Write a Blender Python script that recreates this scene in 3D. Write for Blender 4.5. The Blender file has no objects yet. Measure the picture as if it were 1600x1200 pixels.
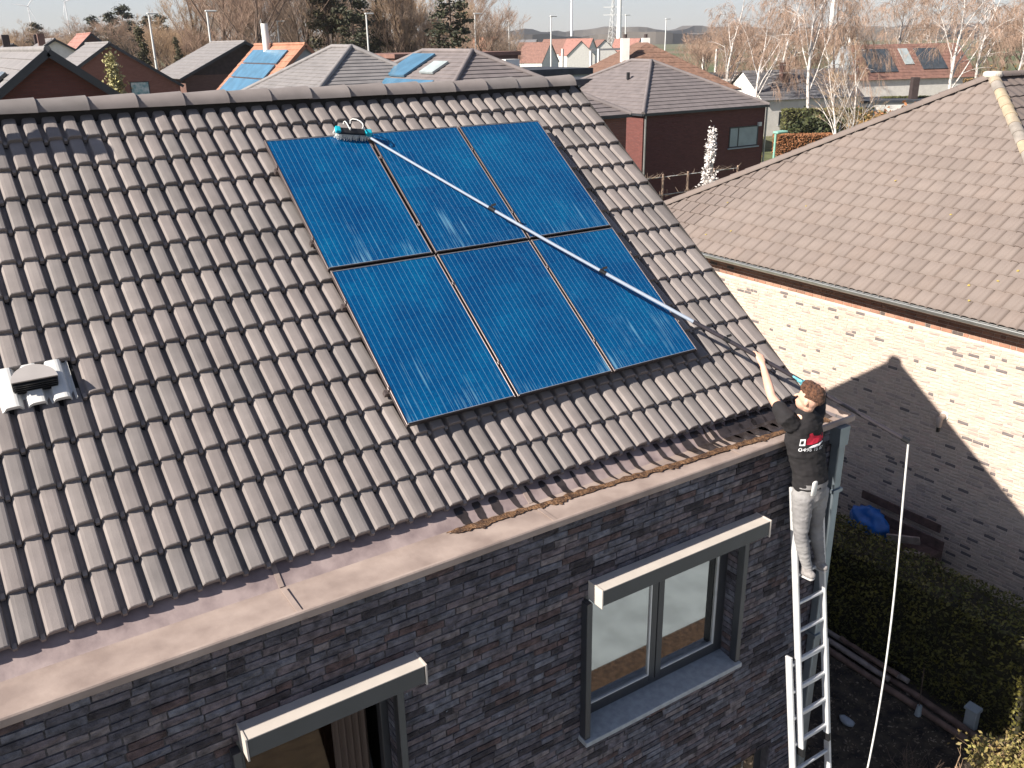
import bpy, bmesh, math, random
from mathutils import Vector, Matrix, noise as mnoise
R = math.radians
rnd = random.Random(7)
sc = bpy.context.scene
col = sc.collection

# ---------------------------------------------------------------- camera
G = 6.3                                   # height of the roof datum above the ground
CAM = Vector((-2.694, -5.633, 9.008))
YAW, PITCH, ROLL, FPX = R(32.915), R(21.093), R(-0.989), 1390.8
def cam_axes():
    fw = Vector((math.sin(YAW)*math.cos(PITCH), math.cos(YAW)*math.cos(PITCH), -math.sin(PITCH)))
    rt = Vector((math.cos(YAW), -math.sin(YAW), 0)); up = rt.cross(fw)
    r2 = rt*math.cos(ROLL)+up*math.sin(ROLL); u2 = -rt*math.sin(ROLL)+up*math.cos(ROLL)
    return r2, u2, fw
CR, CU, CF = cam_axes()
cd = bpy.data.cameras.new('camera'); cam = bpy.data.objects.new('camera', cd); col.objects.link(cam)
cam.matrix_world = Matrix(((CR.x, CU.x, -CF.x, CAM.x), (CR.y, CU.y, -CF.y, CAM.y), (CR.z, CU.z, -CF.z, CAM.z), (0, 0, 0, 1)))
cd.sensor_width = 36; cd.lens = 36*FPX/1600; cd.clip_end = 6000; cd.clip_start = .1
sc.camera = cam
def seen(p, m=30):                        # is a point inside the photo's frame
    d = Vector(p)-CAM; z = d.dot(CF)
    if z < .2: return None
    x = 800+FPX*d.dot(CR)/z; y = 600-FPX*d.dot(CU)/z
    return (z, x, y) if -m < x < 1600+m and -m < y < 1200+m else None

# ---------------------------------------------------------------- sky, sun, exposure
SUN = Vector((7.03, -.12, -4.85)).normalized()       # direction the light travels
ELEV = math.asin(-SUN.z)
w = bpy.data.worlds.new('World'); sc.world = w; w.use_nodes = True
wn = w.node_tree; sky = wn.nodes.new('ShaderNodeTexSky'); sky.sky_type = 'NISHITA'; sky.sun_disc = False
sky.sun_elevation = ELEV; sky.sun_rotation = math.atan2(-SUN.x, -SUN.y)
sky.air_density = 1.0; sky.dust_density = .3; sky.ozone_density = 1.0
tint = wn.nodes.new('ShaderNodeMix'); tint.data_type = 'RGBA'; tint.blend_type = 'MULTIPLY'; tint.inputs[0].default_value = 1; tint.inputs[7].default_value = (.94, .97, 1.12, 1)
hsv = wn.nodes.new('ShaderNodeHueSaturation'); hsv.inputs['Saturation'].default_value = .7
wn.links.new(sky.outputs[0], hsv.inputs['Color']); wn.links.new(hsv.outputs[0], tint.inputs[6])
wn.links.new(tint.outputs[2], wn.nodes['Background'].inputs[0]); wn.nodes['Background'].inputs[1].default_value = .052
sd = bpy.data.lights.new('sun', 'SUN'); so = bpy.data.objects.new('sun', sd); col.objects.link(so)
sd.energy = 5.0; sd.angle = R(.55); sd.color = (1, .93, .84)
so.rotation_euler = (-SUN).to_track_quat('Z', 'Y').to_euler(); so.location = (-20, 0, 30)
sc.view_settings.view_transform = 'Standard'; sc.view_settings.look = 'None'
sc.view_settings.exposure = 1.08; sc.view_settings.gamma = 1; sc.view_settings.use_curve_mapping = False

# ---------------------------------------------------------------- mesh helpers
class MB:
    def __init__(s): s.v = []; s.f = []; s.m = []; s.sm = []
    def add(s, vs, fs, mi=0, sm=False):
        b = len(s.v); s.v += [tuple(v) for v in vs]; s.f += [[b+i for i in f] for f in fs]
        s.m += [mi]*len(fs); s.sm += [sm]*len(fs); return s
    def quad(s, a, b, c, d, mi=0): return s.add([a, b, c, d], [(0, 1, 2, 3)], mi)
    def box(s, a, b, mi=0):
        (x0, y0, z0), (x1, y1, z1) = a, b
        return s.add([(x0,y0,z0),(x1,y0,z0),(x1,y1,z0),(x0,y1,z0),(x0,y0,z1),(x1,y0,z1),(x1,y1,z1),(x0,y1,z1)],
            [(0,3,2,1),(4,5,6,7),(0,1,5,4),(1,2,6,5),(2,3,7,6),(3,0,4,7)], mi)
    def obox(s, o, ux, uy, uz, mi=0):       # box from a corner and three edge vectors
        o = Vector(o); ux = Vector(ux); uy = Vector(uy); uz = Vector(uz)
        c = [o, o+ux, o+ux+uy, o+uy, o+uz, o+ux+uz, o+ux+uy+uz, o+uy+uz]
        return s.add(c, [(0,3,2,1),(4,5,6,7),(0,1,5,4),(1,2,6,5),(2,3,7,6),(3,0,4,7)], mi)
    def bar(s, a, b, w, h, up=(0, 0, 1), mi=0):   # rectangular bar along a-b
        a = Vector(a); b = Vector(b); d = (b-a).normalized(); x = d.cross(Vector(up))
        if x.length < 1e-4: x = d.cross(Vector((1, 0, 0)))
        x.normalize(); y = x.cross(d).normalized()
        return s.obox(a-x*w/2-y*h/2, x*w, y*h, b-a, mi)
    def tube(s, pts, rad, n=8, cap=True, mi=0, sm=True):
        pts = [Vector(p) for p in pts]; rr = rad if isinstance(rad, (list, tuple)) else [rad]*len(pts)
        rings = []; prev = None
        for i, p in enumerate(pts):
            d = (pts[min(i+1, len(pts)-1)]-pts[max(i-1, 0)]).normalized()
            if prev is None:
                x = d.cross(Vector((0, 0, 1)))
                if x.length < .05: x = d.cross(Vector((1, 0, 0)))
            else: x = prev-d*prev.dot(d)
            x.normalize(); prev = x; y = d.cross(x)
            rings.append([p+(x*math.cos(2*math.pi*k/n)+y*math.sin(2*math.pi*k/n))*rr[i] for k in range(n)])
        vs = [v for r_ in rings for v in r_]; fs = []
        for i in range(len(rings)-1):
            for k in range(n): fs.append((i*n+k, i*n+(k+1) % n, (i+1)*n+(k+1) % n, (i+1)*n+k))
        s.add(vs, fs, mi, sm)
        if cap: s.add(rings[0], [tuple(range(n))[::-1]], mi); s.add(rings[-1], [tuple(range(n))], mi)
        return s
    def prism(s, poly, axis_vec, mi=0):     # polygon (3d points, one plane) swept along a vector
        poly = [Vector(p) for p in poly]; a = Vector(axis_vec); n = len(poly)
        s.add(poly+[p+a for p in poly], [tuple(range(n))[::-1], tuple(range(n, 2*n))]+[(i, (i+1) % n, n+(i+1) % n, n+i) for i in range(n)], mi)
        return s
    def mesh(s, name, mats):
        me = bpy.data.meshes.new(name); me.from_pydata(s.v, [], s.f)
        for m in (mats if isinstance(mats, (list, tuple)) else [mats]): me.materials.append(m)
        me.polygons.foreach_set('material_index', s.m); me.polygons.foreach_set('use_smooth', s.sm)
        me.update(); return me
    def build(s, name, mats, parent=None, fix=True):
        me = s.mesh(name, mats)
        if fix:
            bm = bmesh.new(); bm.from_mesh(me); bmesh.ops.recalc_face_normals(bm, faces=bm.faces); bm.to_mesh(me); bm.free()
        return link(name, me, parent)
def link(name, data, parent=None):
    o = bpy.data.objects.new(name, data); col.objects.link(o)
    if parent is not None: o.parent = parent
    return o
def tag(o, label=None, cat=None, group=None, kind=None):
    if label: o['label'] = label
    if cat: o['category'] = cat
    if group: o['group'] = group
    if kind: o['kind'] = kind
    return o
def thing(name, label, cat, loc=(0, 0, 0), group=None, rz=0):
    o = link(name, None); o.location = loc; o.rotation_euler = (0, 0, rz); o.empty_display_size = .2
    return tag(o, label, cat, group)
def bevel(o, wd=.004, seg=1):
    m = o.modifiers.new('bevel', 'BEVEL'); m.width = wd; m.segments = seg; m.limit_method = 'ANGLE'; return o

# ---------------------------------------------------------------- materials
def mat(name, colr, rough=.7, var=.12, scale=6, bump=0., bscale=60, metal=0., src=None, rv=.0, spec=.5, col2=None, coord='Object', detail=4, lo=.35, hi=.65):
    """procedural material: base colour with noise (var), optional second colour patches, per-object or per-island variation, fine relief"""
    m = bpy.data.materials.new(name); m.use_nodes = True; nt = m.node_tree; N = nt.nodes; L = nt.links
    b = N['Principled BSDF']; b.inputs['Roughness'].default_value = rough; b.inputs['Metallic'].default_value = metal
    b.inputs['Specular IOR Level'].default_value = spec
    tc = N.new('ShaderNodeTexCoord'); no = N.new('ShaderNodeTexNoise'); no.inputs['Scale'].default_value = scale; no.inputs['Detail'].default_value = detail
    L.new(tc.outputs[coord], no.inputs['Vector'])
    rp = N.new('ShaderNodeMapRange'); rp.inputs[1].default_value = lo; rp.inputs[2].default_value = hi
    L.new(no.outputs[0], rp.inputs[0])
    mx = N.new('ShaderNodeMix'); mx.data_type = 'RGBA'
    c = Vector(colr[:3]); a = c*(1-var); d = c*(1+var) if col2 is None else Vector(col2)
    mx.inputs[6].default_value = (*a, 1); mx.inputs[7].default_value = (*[min(1, q) for q in d], 1)
    L.new(rp.outputs[0], mx.inputs[0]); out = mx.outputs[2]
    if src:
        if src == 'object': s_ = N.new('ShaderNodeObjectInfo').outputs['Random']
        else: s_ = N.new('ShaderNodeNewGeometry').outputs['Random Per Island']
        hv = N.new('ShaderNodeHueSaturation'); mr = N.new('ShaderNodeMapRange'); mr.inputs[3].default_value = 1-rv; mr.inputs[4].default_value = 1+rv
        L.new(s_, mr.inputs[0]); L.new(mr.outputs[0], hv.inputs['Value']); L.new(out, hv.inputs['Color']); out = hv.outputs[0]
    L.new(out, b.inputs['Base Color'])
    if bump:
        n2 = N.new('ShaderNodeTexNoise'); n2.inputs['Scale'].default_value = bscale; n2.inputs['Detail'].default_value = 5
        L.new(tc.outputs[coord], n2.inputs['Vector']); bp = N.new('ShaderNodeBump'); bp.inputs['Strength'].default_value = bump; bp.inputs['Distance'].default_value = .02
        L.new(n2.outputs[0], bp.inputs['Height']); L.new(bp.outputs[0], b.inputs['Normal'])
    return m
def ramp_mat(name, cols, src, rough=.85, nscale=9, nvar=.25, bump=.3, bscale=40, patch=None):
    """bricks and tiles: one colour of a palette per piece (object or mesh island), mottled inside"""
    m = bpy.data.materials.new(name); m.use_nodes = True; nt = m.node_tree; N = nt.nodes; L = nt.links
    b = N['Principled BSDF']; b.inputs['Roughness'].default_value = rough; b.inputs['Specular IOR Level'].default_value = .25
    s_ = N.new('ShaderNodeObjectInfo').outputs['Random'] if src == 'object' else N.new('ShaderNodeNewGeometry').outputs['Random Per Island']
    cr = N.new('ShaderNodeValToRGB'); cr.color_ramp.interpolation = 'CONSTANT'; el = cr.color_ramp.elements
    while len(el) < len(cols): el.new(.5)
    for i, (p, c) in enumerate(cols): el[i].position = p; el[i].color = (*c, 1)
    L.new(s_, cr.inputs[0])
    tc = N.new('ShaderNodeNewGeometry'); no = N.new('ShaderNodeTexNoise'); no.inputs['Scale'].default_value = nscale; no.inputs['Detail'].default_value = 5
    L.new(tc.outputs['Position'], no.inputs['Vector'])
    hv = N.new('ShaderNodeHueSaturation'); mr = N.new('ShaderNodeMapRange'); mr.inputs[1].default_value = .3; mr.inputs[2].default_value = .7; mr.inputs[3].default_value = 1-nvar; mr.inputs[4].default_value = 1+nvar
    L.new(no.outputs[0], mr.inputs[0]); L.new(mr.outputs[0], hv.inputs['Value']); L.new(cr.outputs[0], hv.inputs['Color']); out = hv.outputs[0]
    if patch:                                # lime bloom or lichen spots: (colour, scale, threshold)
        n3 = N.new('ShaderNodeTexNoise'); n3.inputs['Scale'].default_value = patch[1]; n3.inputs['Detail'].default_value = 6; n3.inputs['Roughness'].default_value = .7
        L.new(tc.outputs['Position'], n3.inputs['Vector']); r3 = N.new('ShaderNodeMapRange'); r3.inputs[1].default_value = patch[2]; r3.inputs[2].default_value = patch[2]+.05
        L.new(n3.outputs[0], r3.inputs[0]); mx = N.new('ShaderNodeMix'); mx.data_type = 'RGBA'; L.new(r3.outputs[0], mx.inputs[0]); L.new(out, mx.inputs[6]); mx.inputs[7].default_value = (*patch[0], 1); out = mx.outputs[2]
    L.new(out, b.inputs['Base Color'])
    n2 = N.new('ShaderNodeTexNoise'); n2.inputs['Scale'].default_value = bscale; n2.inputs['Detail'].default_value = 6
    L.new(tc.outputs['Position'], n2.inputs['Vector']); bp = N.new('ShaderNodeBump'); bp.inputs['Strength'].default_value = bump; bp.inputs['Distance'].default_value = .01
    L.new(n2.outputs[0], bp.inputs['Height']); L.new(bp.outputs[0], b.inputs['Normal'])
    return m
M = {}
TILE = [(0, (.20, .174, .163)), (.2, (.215, .186, .174)), (.4, (.186, .166, .157)), (.6, (.232, .203, .189)), (.8, (.212, .186, .175)), (.93, (.168, .149, .141))]
for s_ in ('object', 'island'):
    M['tile_'+s_] = ramp_mat('roof_tile_concrete_'+s_, TILE, s_, rough=.85, nscale=5, nvar=.12, bump=.12, bscale=150, patch=((.25, .24, .21), 38, .77))
    M['brick_'+s_] = ramp_mat('dark_brick_'+s_, [(0, (.078, .074, .088)), (.16, (.106, .097, .112)), (.32, (.118, .098, .106)), (.46, (.094, .094, .112)), (.6, (.042, .037, .043)), (.72, (.14, .122, .126)), (.82, (.122, .123, .144)), (.92, (.086, .06, .06))], s_, rough=.8, nscale=17, nvar=.5, bump=1.0, bscale=55, patch=((.36, .40, .45), 9, .675))
    M['cream_'+s_] = ramp_mat('cream_brick_'+s_, [(0, (.485, .385, .315)), (.25, (.51, .405, .332)), (.5, (.465, .375, .31)), (.72, (.50, .38, .315)), (.82, (.385, .31, .268)), (.94, (.16, .137, .132))], s_, rough=.85, nscale=9, nvar=.1, bump=.4, bscale=60)
    M['ntile_'+s_] = ramp_mat('neighbour_tile_'+s_, [(0, (.178, .144, .127)), (.3, (.184, .149, .131)), (.6, (.173, .139, .122)), (.8, (.181, .144, .125))], s_, rough=.7, nscale=2, nvar=.07, bump=.15, bscale=90, patch=((.22, .19, .16), 16, .76))
M['brown_brick'] = ramp_mat('brown_brick', [(0, (.33, .17, .115)), (.4, (.38, .21, .145)), (.8, (.28, .15, .105)), (.93, (.11, .085, .075))], 'island', nscale=10, nvar=.15)
M['mortar'] = mat('mortar_dark', (.075, .07, .075), .95, .2, 20, .4, 90)
M['mortar_light'] = mat('mortar_light', (.57, .46, .385), .95, .12, 8, .3, 90)
M['underlay'] = mat('roof_underlay', (.02, .018, .018), .9)
M['zinc'] = mat('weathered_zinc', (.29, .222, .19), .6, .15, 3.5, .08, 30, 0., col2=(.37, .292, .25))
M['zinc_shaded'] = mat('shaded_slope_zinc', (.25, .19, .185), .6, .2, 6, .1, 30, col2=(.33, .26, .245))  # darker copy of the zinc; the slope's weaker sunlight painted in
M['steel'] = mat('grey_blue_zinc_pipe', (.22, .26, .29), .35, .1, 5, .03, 40, .6)
M['alu'] = mat('aluminium', (.62, .62, .62), .42, .06, 9, .05, 80, .35)
M['frame_dark'] = mat('anthracite_frame', (.035, .037, .042), .35, .1, 5, .05, 90)
M['frame_lit'] = mat('sunlit_box_grey', (.50, .45, .40), .45, .05, 6, .03, 90)  # paler than the box: sunlight on its top and ends put into the colour
M['sill'] = mat('bluestone_sill', (.30, .32, .34), .5, .12, 18, .1, 120)
M['white_plastic'] = mat('white_plastic', (.62, .61, .58), .4, .04, 6)
M['black'] = mat('black_plastic', (.012, .012, .013), .4, .1)
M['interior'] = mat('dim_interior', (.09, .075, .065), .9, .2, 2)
M['curtain'] = mat('pale_curtain', (.62, .63, .56), .9, .08, 3)
def glass_mat(name, tint, refl):
    m = bpy.data.materials.new(name); m.use_nodes = True; nt = m.node_tree; N = nt.nodes; L = nt.links; N.remove(N['Principled BSDF'])
    t = N.new('ShaderNodeBsdfTransparent'); t.inputs[0].default_value = (*tint, 1); g = N.new('ShaderNodeBsdfGlossy'); g.inputs['Roughness'].default_value = .02
    fr = N.new('ShaderNodeFresnel'); fr.inputs[0].default_value = 1.5; ad = N.new('ShaderNodeMath'); ad.operation = 'ADD'; ad.inputs[1].default_value = refl
    mx = N.new('ShaderNodeMixShader'); L.new(fr.outputs[0], ad.inputs[0]); L.new(ad.outputs[0], mx.inputs[0]); L.new(t.outputs[0], mx.inputs[1]); L.new(g.outputs[0], mx.inputs[2]); L.new(mx.outputs[0], N['Material Output'].inputs[0])
    return m
M['pane'] = glass_mat('window_glass', (.8, .86, .84), .38); M['pane_dark'] = glass_mat('dark_window_glass', (.75, .72, .68), .02)

# ---------------------------------------------------------------- roof frame of the house
A_ = R(36.416); SL = Vector((0, math.cos(A_), math.sin(A_))); NR = Vector((0, -math.sin(A_), math.cos(A_)))
def RP(x, s, n=0.): return Vector((x, 0, G))+SL*s+NR*n      # roof coordinates: along the eave, up the slope, off the slope
ROOF_M = Matrix(((1, 0, 0, 0), (0, SL.y, NR.y, 0), (0, SL.z, NR.z, G), (0, 0, 0, 1)))   # local (x,s,n) -> world
WALL_Y = -.97; XG = 4.03; XL = -7.0; Y_R = 3.23; Y_B = 7.43
Z_RIDGE = G+Y_R*math.tan(A_)-.17/math.cos(A_)

# ground (one sheet to the horizon)
def ground_mat():
    m = bpy.data.materials.new('ground_fields'); m.use_nodes = True; nt = m.node_tree; N = nt.nodes; L = nt.links; b = N['Principled BSDF']; b.inputs['Roughness'].default_value = .95
    g = N.new('ShaderNodeNewGeometry'); no = N.new('ShaderNodeTexNoise'); no.inputs['Scale'].default_value = .012; no.inputs['Detail'].default_value = 3; L.new(g.outputs['Position'], no.inputs['Vector'])
    cr = N.new('ShaderNodeValToRGB'); e = cr.color_ramp.elements; e[0].position = .4; e[0].color = (.075, .095, .03, 1); e[1].position = .6; e[1].color = (.17, .125, .075, 1); e.new(.5).color = (.11, .11, .045, 1); L.new(no.outputs[0], cr.inputs[0])
    n2 = N.new('ShaderNodeTexNoise'); n2.inputs['Scale'].default_value = 1.3; n2.inputs['Detail'].default_value = 8; L.new(g.outputs['Position'], n2.inputs['Vector'])
    mr = N.new('ShaderNodeMapRange'); mr.inputs[1].default_value = .3; mr.inputs[2].default_value = .7; mr.inputs[3].default_value = .6; mr.inputs[4].default_value = 1.4; L.new(n2.outputs[0], mr.inputs[0])
    hv = N.new('ShaderNodeHueSaturation'); L.new(mr.outputs[0], hv.inputs['Value']); L.new(cr.outputs[0], hv.inputs['Color']); L.new(hv.outputs[0], b.inputs['Base Color'])
    bp = N.new('ShaderNodeBump'); bp.inputs['Distance'].default_value = .05; L.new(n2.outputs[0], bp.inputs['Height']); L.new(bp.outputs[0], b.inputs['Normal'])
    return m
tag(MB().quad((-2500, -60, 0), (2500, -60, 0), (2500, 3500, 0), (-2500, 3500, 0)).build('ground', ground_mat()), kind='structure')
# ================================================================ the dark brick house
house = thing('brick_house', 'dark grey brick house with grey tiled roof carrying the solar panels', 'house', (0, 0, 0))
# openings in the front wall: x0, x1, z0, z1
OPEN = [(.985, 2.70, 3.58, 4.93), (-1.78, -.70, 2.9, 4.93), (2.35, 3.43, 0., 2.17)]
def rects_minus(x0, x1, z0, z1, holes):
    xs = sorted({x0, x1, *[h[0] for h in holes], *[h[1] for h in holes]}); zs = sorted({z0, z1, *[h[2] for h in holes], *[h[3] for h in holes]})
    for i in range(len(xs)-1):
        for j in range(len(zs)-1):
            cx = (xs[i]+xs[i+1])/2; cz = (zs[j]+zs[j+1])/2
            if not any(h[0] < cx < h[1] and h[2] < cz < h[3] for h in holes): yield xs[i], xs[i+1], zs[j], zs[j+1]
ZW = 5.685
b = MB(); yo = WALL_Y+.008
for x0, x1, z0, z1 in rects_minus(XL, XG, 0, ZW, OPEN): b.quad((x0, yo, z0), (x1, yo, z0), (x1, yo, z1), (x0, yo, z1))
yi = WALL_Y+.3
for x0, x1, z0, z1 in OPEN:                # reveals
    b.quad((x0, yo, z0), (x0, yi, z0), (x0, yi, z1), (x0, yo, z1)); b.quad((x1, yo, z0), (x1, yo, z1), (x1, yi, z1), (x1, yi, z0))
    b.quad((x0, yo, z1), (x0, yi, z1), (x1, yi, z1), (x1, yo, z1)); b.quad((x0, yo, z0), (x1, yo, z0), (x1, yi, z0), (x0, yi, z0))
wall = b.build('wall', M['mortar'], house, fix=False)
M['brick_wall'] = None
def brick_tex(name, c1, c2, mort, bw=.22, bh=.06, axis='X', rough=.85):
    m = bpy.data.materials.new(name); m.use_nodes = True; nt = m.node_tree; N = nt.nodes; L = nt.links; bs = N['Principled BSDF']; bs.inputs['Roughness'].default_value = rough
    g = N.new('ShaderNodeTexCoord'); sp = N.new('ShaderNodeSeparateXYZ'); L.new(g.outputs['Object'], sp.inputs[0]); ad = N.new('ShaderNodeMath'); L.new(sp.outputs[0], ad.inputs[0]); L.new(sp.outputs[1], ad.inputs[1])
    cb = N.new('ShaderNodeCombineXYZ'); L.new(ad.outputs[0], cb.inputs[0]); L.new(sp.outputs[2], cb.inputs[1])
    t = N.new('ShaderNodeTexBrick'); t.inputs['Color1'].default_value = (*c1, 1); t.inputs['Color2'].default_value = (*c2, 1); t.inputs['Mortar'].default_value = (*mort, 1)
    t.inputs['Scale'].default_value = 1; t.inputs['Brick Width'].default_value = bw; t.inputs['Row Height'].default_value = bh; t.inputs['Mortar Size'].default_value = .006; L.new(cb.outputs[0], t.inputs['Vector'])
    L.new(t.outputs[0], bs.inputs['Base Color']); bp = N.new('ShaderNodeBump'); bp.inputs['Distance'].default_value = -.006; L.new(t.outputs['Fac'], bp.inputs['Height']); L.new(bp.outputs[0], bs.inputs['Normal'])
    return m
M['gable'] = brick_tex('dark_brick_gable', (.09, .08, .085), (.13, .11, .115), (.07, .07, .07))
# gable wall on the right, back and left walls
b = MB()
zt = lambda y: (G+y*math.tan(A_)-.20/math.cos(A_)) if y < Y_R else (Z_RIDGE-.04-(y-Y_R)*math.tan(R(38)))
for xx in (XG, XL):
    b.add([(xx, yo, 0), (xx, Y_B, 0), (xx, Y_B, zt(Y_B)), (xx, Y_R, zt(Y_R)), (xx, -.4, zt(-.4)), (xx, -.42, ZW), (xx, yo, ZW)], [tuple(range(7))])
b.quad((XL, Y_B, 0), (XG, Y_B, 0), (XG, Y_B, zt(Y_B)), (XL, Y_B, zt(Y_B)))
b.quad((XL, yo, 5.62), (XG, yo, 5.62), (XG, -.42, 5.62), (XL, -.42, 5.62))
b.build('gable_wall', M['gable'], house, fix=False)

# bricks: uneven handmade blocks
def brick_mesh(name, wd, ht, mt, seed, pr=.012, nx=4):
    r_ = random.Random(seed); b = MB(); nz = 3; vs = []; fs = []
    for j in range(nz):
        for i in range(nx):
            x = (i/(nx-1)-.5)*wd; z = (j/(nz-1)-.5)*ht
            edge = i in (0, nx-1) or j in (0, nz-1)
            vs.append((x+r_.uniform(-.002, .002), -(pr*.62 if edge else pr)+r_.uniform(-.0035, .0035), z+r_.uniform(-.003, .003)))
    for j in range(nz-1):
        for i in range(nx-1): k = j*nx+i; fs.append((k, k+1, k+nx+1, k+nx))
    rim = [i for i in range(nx)]+[nx*(j+1)-1 for j in range(1, nz)]+[nx*(nz-1)+i for i in range(nx-2, -1, -1)]+[nx*j for j in range(nz-2, 0, -1)]
    n0 = len(vs)
    for k in rim: vs.append((vs[k][0], .01, vs[k][2]))
    for q in range(len(rim)):
        q2 = (q+1) % len(rim); fs.append((rim[q2], rim[q], n0+q, n0+q2))
    b.add(vs, fs, 0, False); return b.mesh(name, mt)
def lay_bricks(x0, x1, z0, z1, holes, pw, ph, joint, seed, header=.2):
    """positions of whole and cut bricks: (centre along wall, centre height, width)"""
    r_ = random.Random(seed); out = []; nrow = int((z1-z0)/ph)
    for j in range(nrow):
        z = z0+(j+.5)*ph; x = x0-r_.uniform(0, pw)
        while x < x1:
            wd = pw if r_.random() > header else pw*.5
            a, c = max(x, x0), min(x+wd-joint, x1); x += wd
            segs = [(a, c)]
            for h in holes:
                if h[2]-ph*.35 < z < h[3]+ph*.35:
                    nn = []
                    for p, q in segs:
                        if q <= h[0] or p >= h[1]: nn.append((p, q)); continue
                        if p < h[0]: nn.append((p, h[0]))
                        if q > h[1]: nn.append((h[1], q))
                    segs = nn
            for p, q in segs:
                if q-p > .025: out.append(((p+q)/2, z, q-p))
    return out
def place_bricks(lst, to_world, mats, parent, H, base_w, limit=300, nvar=5, seed=1, name='brick', pick=None, pr=.012, restname='brick'):
    r_ = random.Random(seed)
    meshes = [brick_mesh(name, base_w, H, mats[0], seed*10+i, pr) for i in range(nvar)]
    half = [brick_mesh(name, base_w*.48, H, mats[0], seed*10+50+i, pr, 3) for i in range(3)]
    info = []
    for (x, z, wd) in lst:
        p = to_world(x, z); s_ = seen(p, 0)
        info.append((wd/s_[0] if s_ and (pick is None or pick(*s_)) else 0, x, z, wd))
    info.sort(key=lambda q: -q[0]); rest = MB()
    for k, (sz, x, z, wd) in enumerate(info):
        ms = meshes if wd > base_w*.7 else half; me = ms[r_.randrange(len(ms))]; bw = base_w if wd > base_w*.7 else base_w*.48
        mtx = to_world(x, z, True) @ Matrix.Rotation(r_.uniform(-.006, .006), 4, 'Y') @ Matrix.Translation((0, r_.uniform(-.003, .003), r_.uniform(-.001, .001))) @ Matrix.Diagonal((wd/bw, 1, 1, 1))
        if k < limit and sz > 0:
            o = link(name, me, parent); o.matrix_world = mtx
        else:
            rest.add([mtx @ v.co for v in me.vertices], [tuple(p.vertices) for p in me.polygons])
    tag(rest.build(restname, mats[1], parent, fix=False), kind='stuff')
BH = .06
bl = lay_bricks(-3.9, XG-.004, .01, ZW-.005, OPEN, .222, BH, .011, 3)
def w_front(x, z, m=False):
    p = Vector((x, WALL_Y+.008, z)); return Matrix.Translation(p) if m else p
place_bricks(bl, w_front, (M['brick_object'], M['brick_island']), wall, BH-.010, .211, 300, 6, 2)
# brick returns in the reveals of the windows (right-hand reveal shows)
b = MB()
for x0, x1, z0, z1 in OPEN[:2]:
    for j in range(int((z1-z0)/BH)+1):
        z = z0+.01+j*BH
        if z+.05 > z1: break
        b.box((x1-.004, WALL_Y+.004, z), (x1+.02, WALL_Y+.115, z+.05)); b.box((x0-.02, WALL_Y+.004, z), (x0+.004, WALL_Y+.115, z+.05))
tag(b.build('reveal_brick', M['brick_island'], wall), kind='stuff')

# ---------------------------------------------------------------- roof: deck, tiles, ridge
dk = MB()
dk.quad(RP(XL, -.66, -.185), RP(3.97, -.66, -.185), RP(3.97, 3.95, -.185), RP(XL, 3.95, -.185))
zb = Z_RIDGE-.02; yb2 = Y_B+.35; zb2 = zb-(yb2-Y_R)*math.tan(R(38))
dk.quad((XL, Y_R, zb), (3.97, Y_R, zb), (3.97, yb2, zb2), (XL, yb2, zb2))
dk.add([RP(3.985, -.66, -.1), RP(3.985, -.66, -.21), RP(3.985, 4.0, -.21), RP(3.985, 4.0, -.1)], [(0, 1, 2, 3)])
dk.prism([(4.0, Y_R, zb+.09), (4.0, Y_R, zb-.12), (4.0, yb2, zb2-.12), (4.0, yb2, zb2+.09)], (-.05, 0, 0))
roof = dk.build('roof', M['underlay'], house, fix=False)
TW, GA, TL = .302, .3245, .41             # tile cover width, gauge, length
PROF = [(0, -.012), (.024, -.014), (.033, -.004), (.041, .024), (.050, .034), (.072, .037), (.116, .039), (.136, .036), (.144, .029), (.1485, -.008), (.151, -.012)]
def tile_mesh(name, mt, seed, verge=False):
    r_ = random.Random(seed); b = MB(); pr = []
    for k in (0, 1): pr += [(u+.151*k, h) for u, h in (PROF if k == 0 else PROF[1:])]
    if verge: pr = pr[:-4]+[(.295, .038), (.318, .035), (.326, .026), (.329, .0), (.329, -.06)]
    n = len(pr); vs = []; fs = []; ln = (0., .006, TL)
    for v in ln:
        d = -.006 if v == 0 else 0
        for u, h in pr: vs.append((u, v, h+d-v*.115+r_.uniform(-.0006, .0006)))
    for i in range(n-1):
        for j in range(2): fs.append((j*n+i, j*n+i+1, (j+1)*n+i+1, (j+1)*n+i))
    b0 = len(vs)                           # butt end, dropping to the tile below, with the underside lip
    for u, h in pr: vs.append((u, .002, h-.046))
    for i in range(n-1): fs.append((b0+i, b0+i+1, i+1, i))
    b1 = len(vs)
    for u, h in pr: vs.append((u, .12, h-.046-.12*.115))
    for i in range(n-1): fs.append((b1+i, b1+i+1, b0+i+1, b0+i))
    # small nib in the valley at the butt (side lock)
    b.add(vs, fs, 0, True)
    if verge:
        pass
    for k in (0, 1):
        u = .151*k+.006; b.box((u-.004, -.016, -.034), (u+.022, .02, .0))
    me = b.mesh(name, mt)
    me.polygons.foreach_set('use_smooth', [False]*len(me.polygons)); return me
tmesh = [tile_mesh('roof_tile', M['tile_object'], i) for i in range(4)]; vmesh = [tile_mesh('roof_tile', M['tile_object'], 20+i, True) for i in range(2)]
S0 = -.684; NR_ROWS = 14; rest = MB(); ncol = 36; NTOP = -.136
ind = []; oth = []
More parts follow.
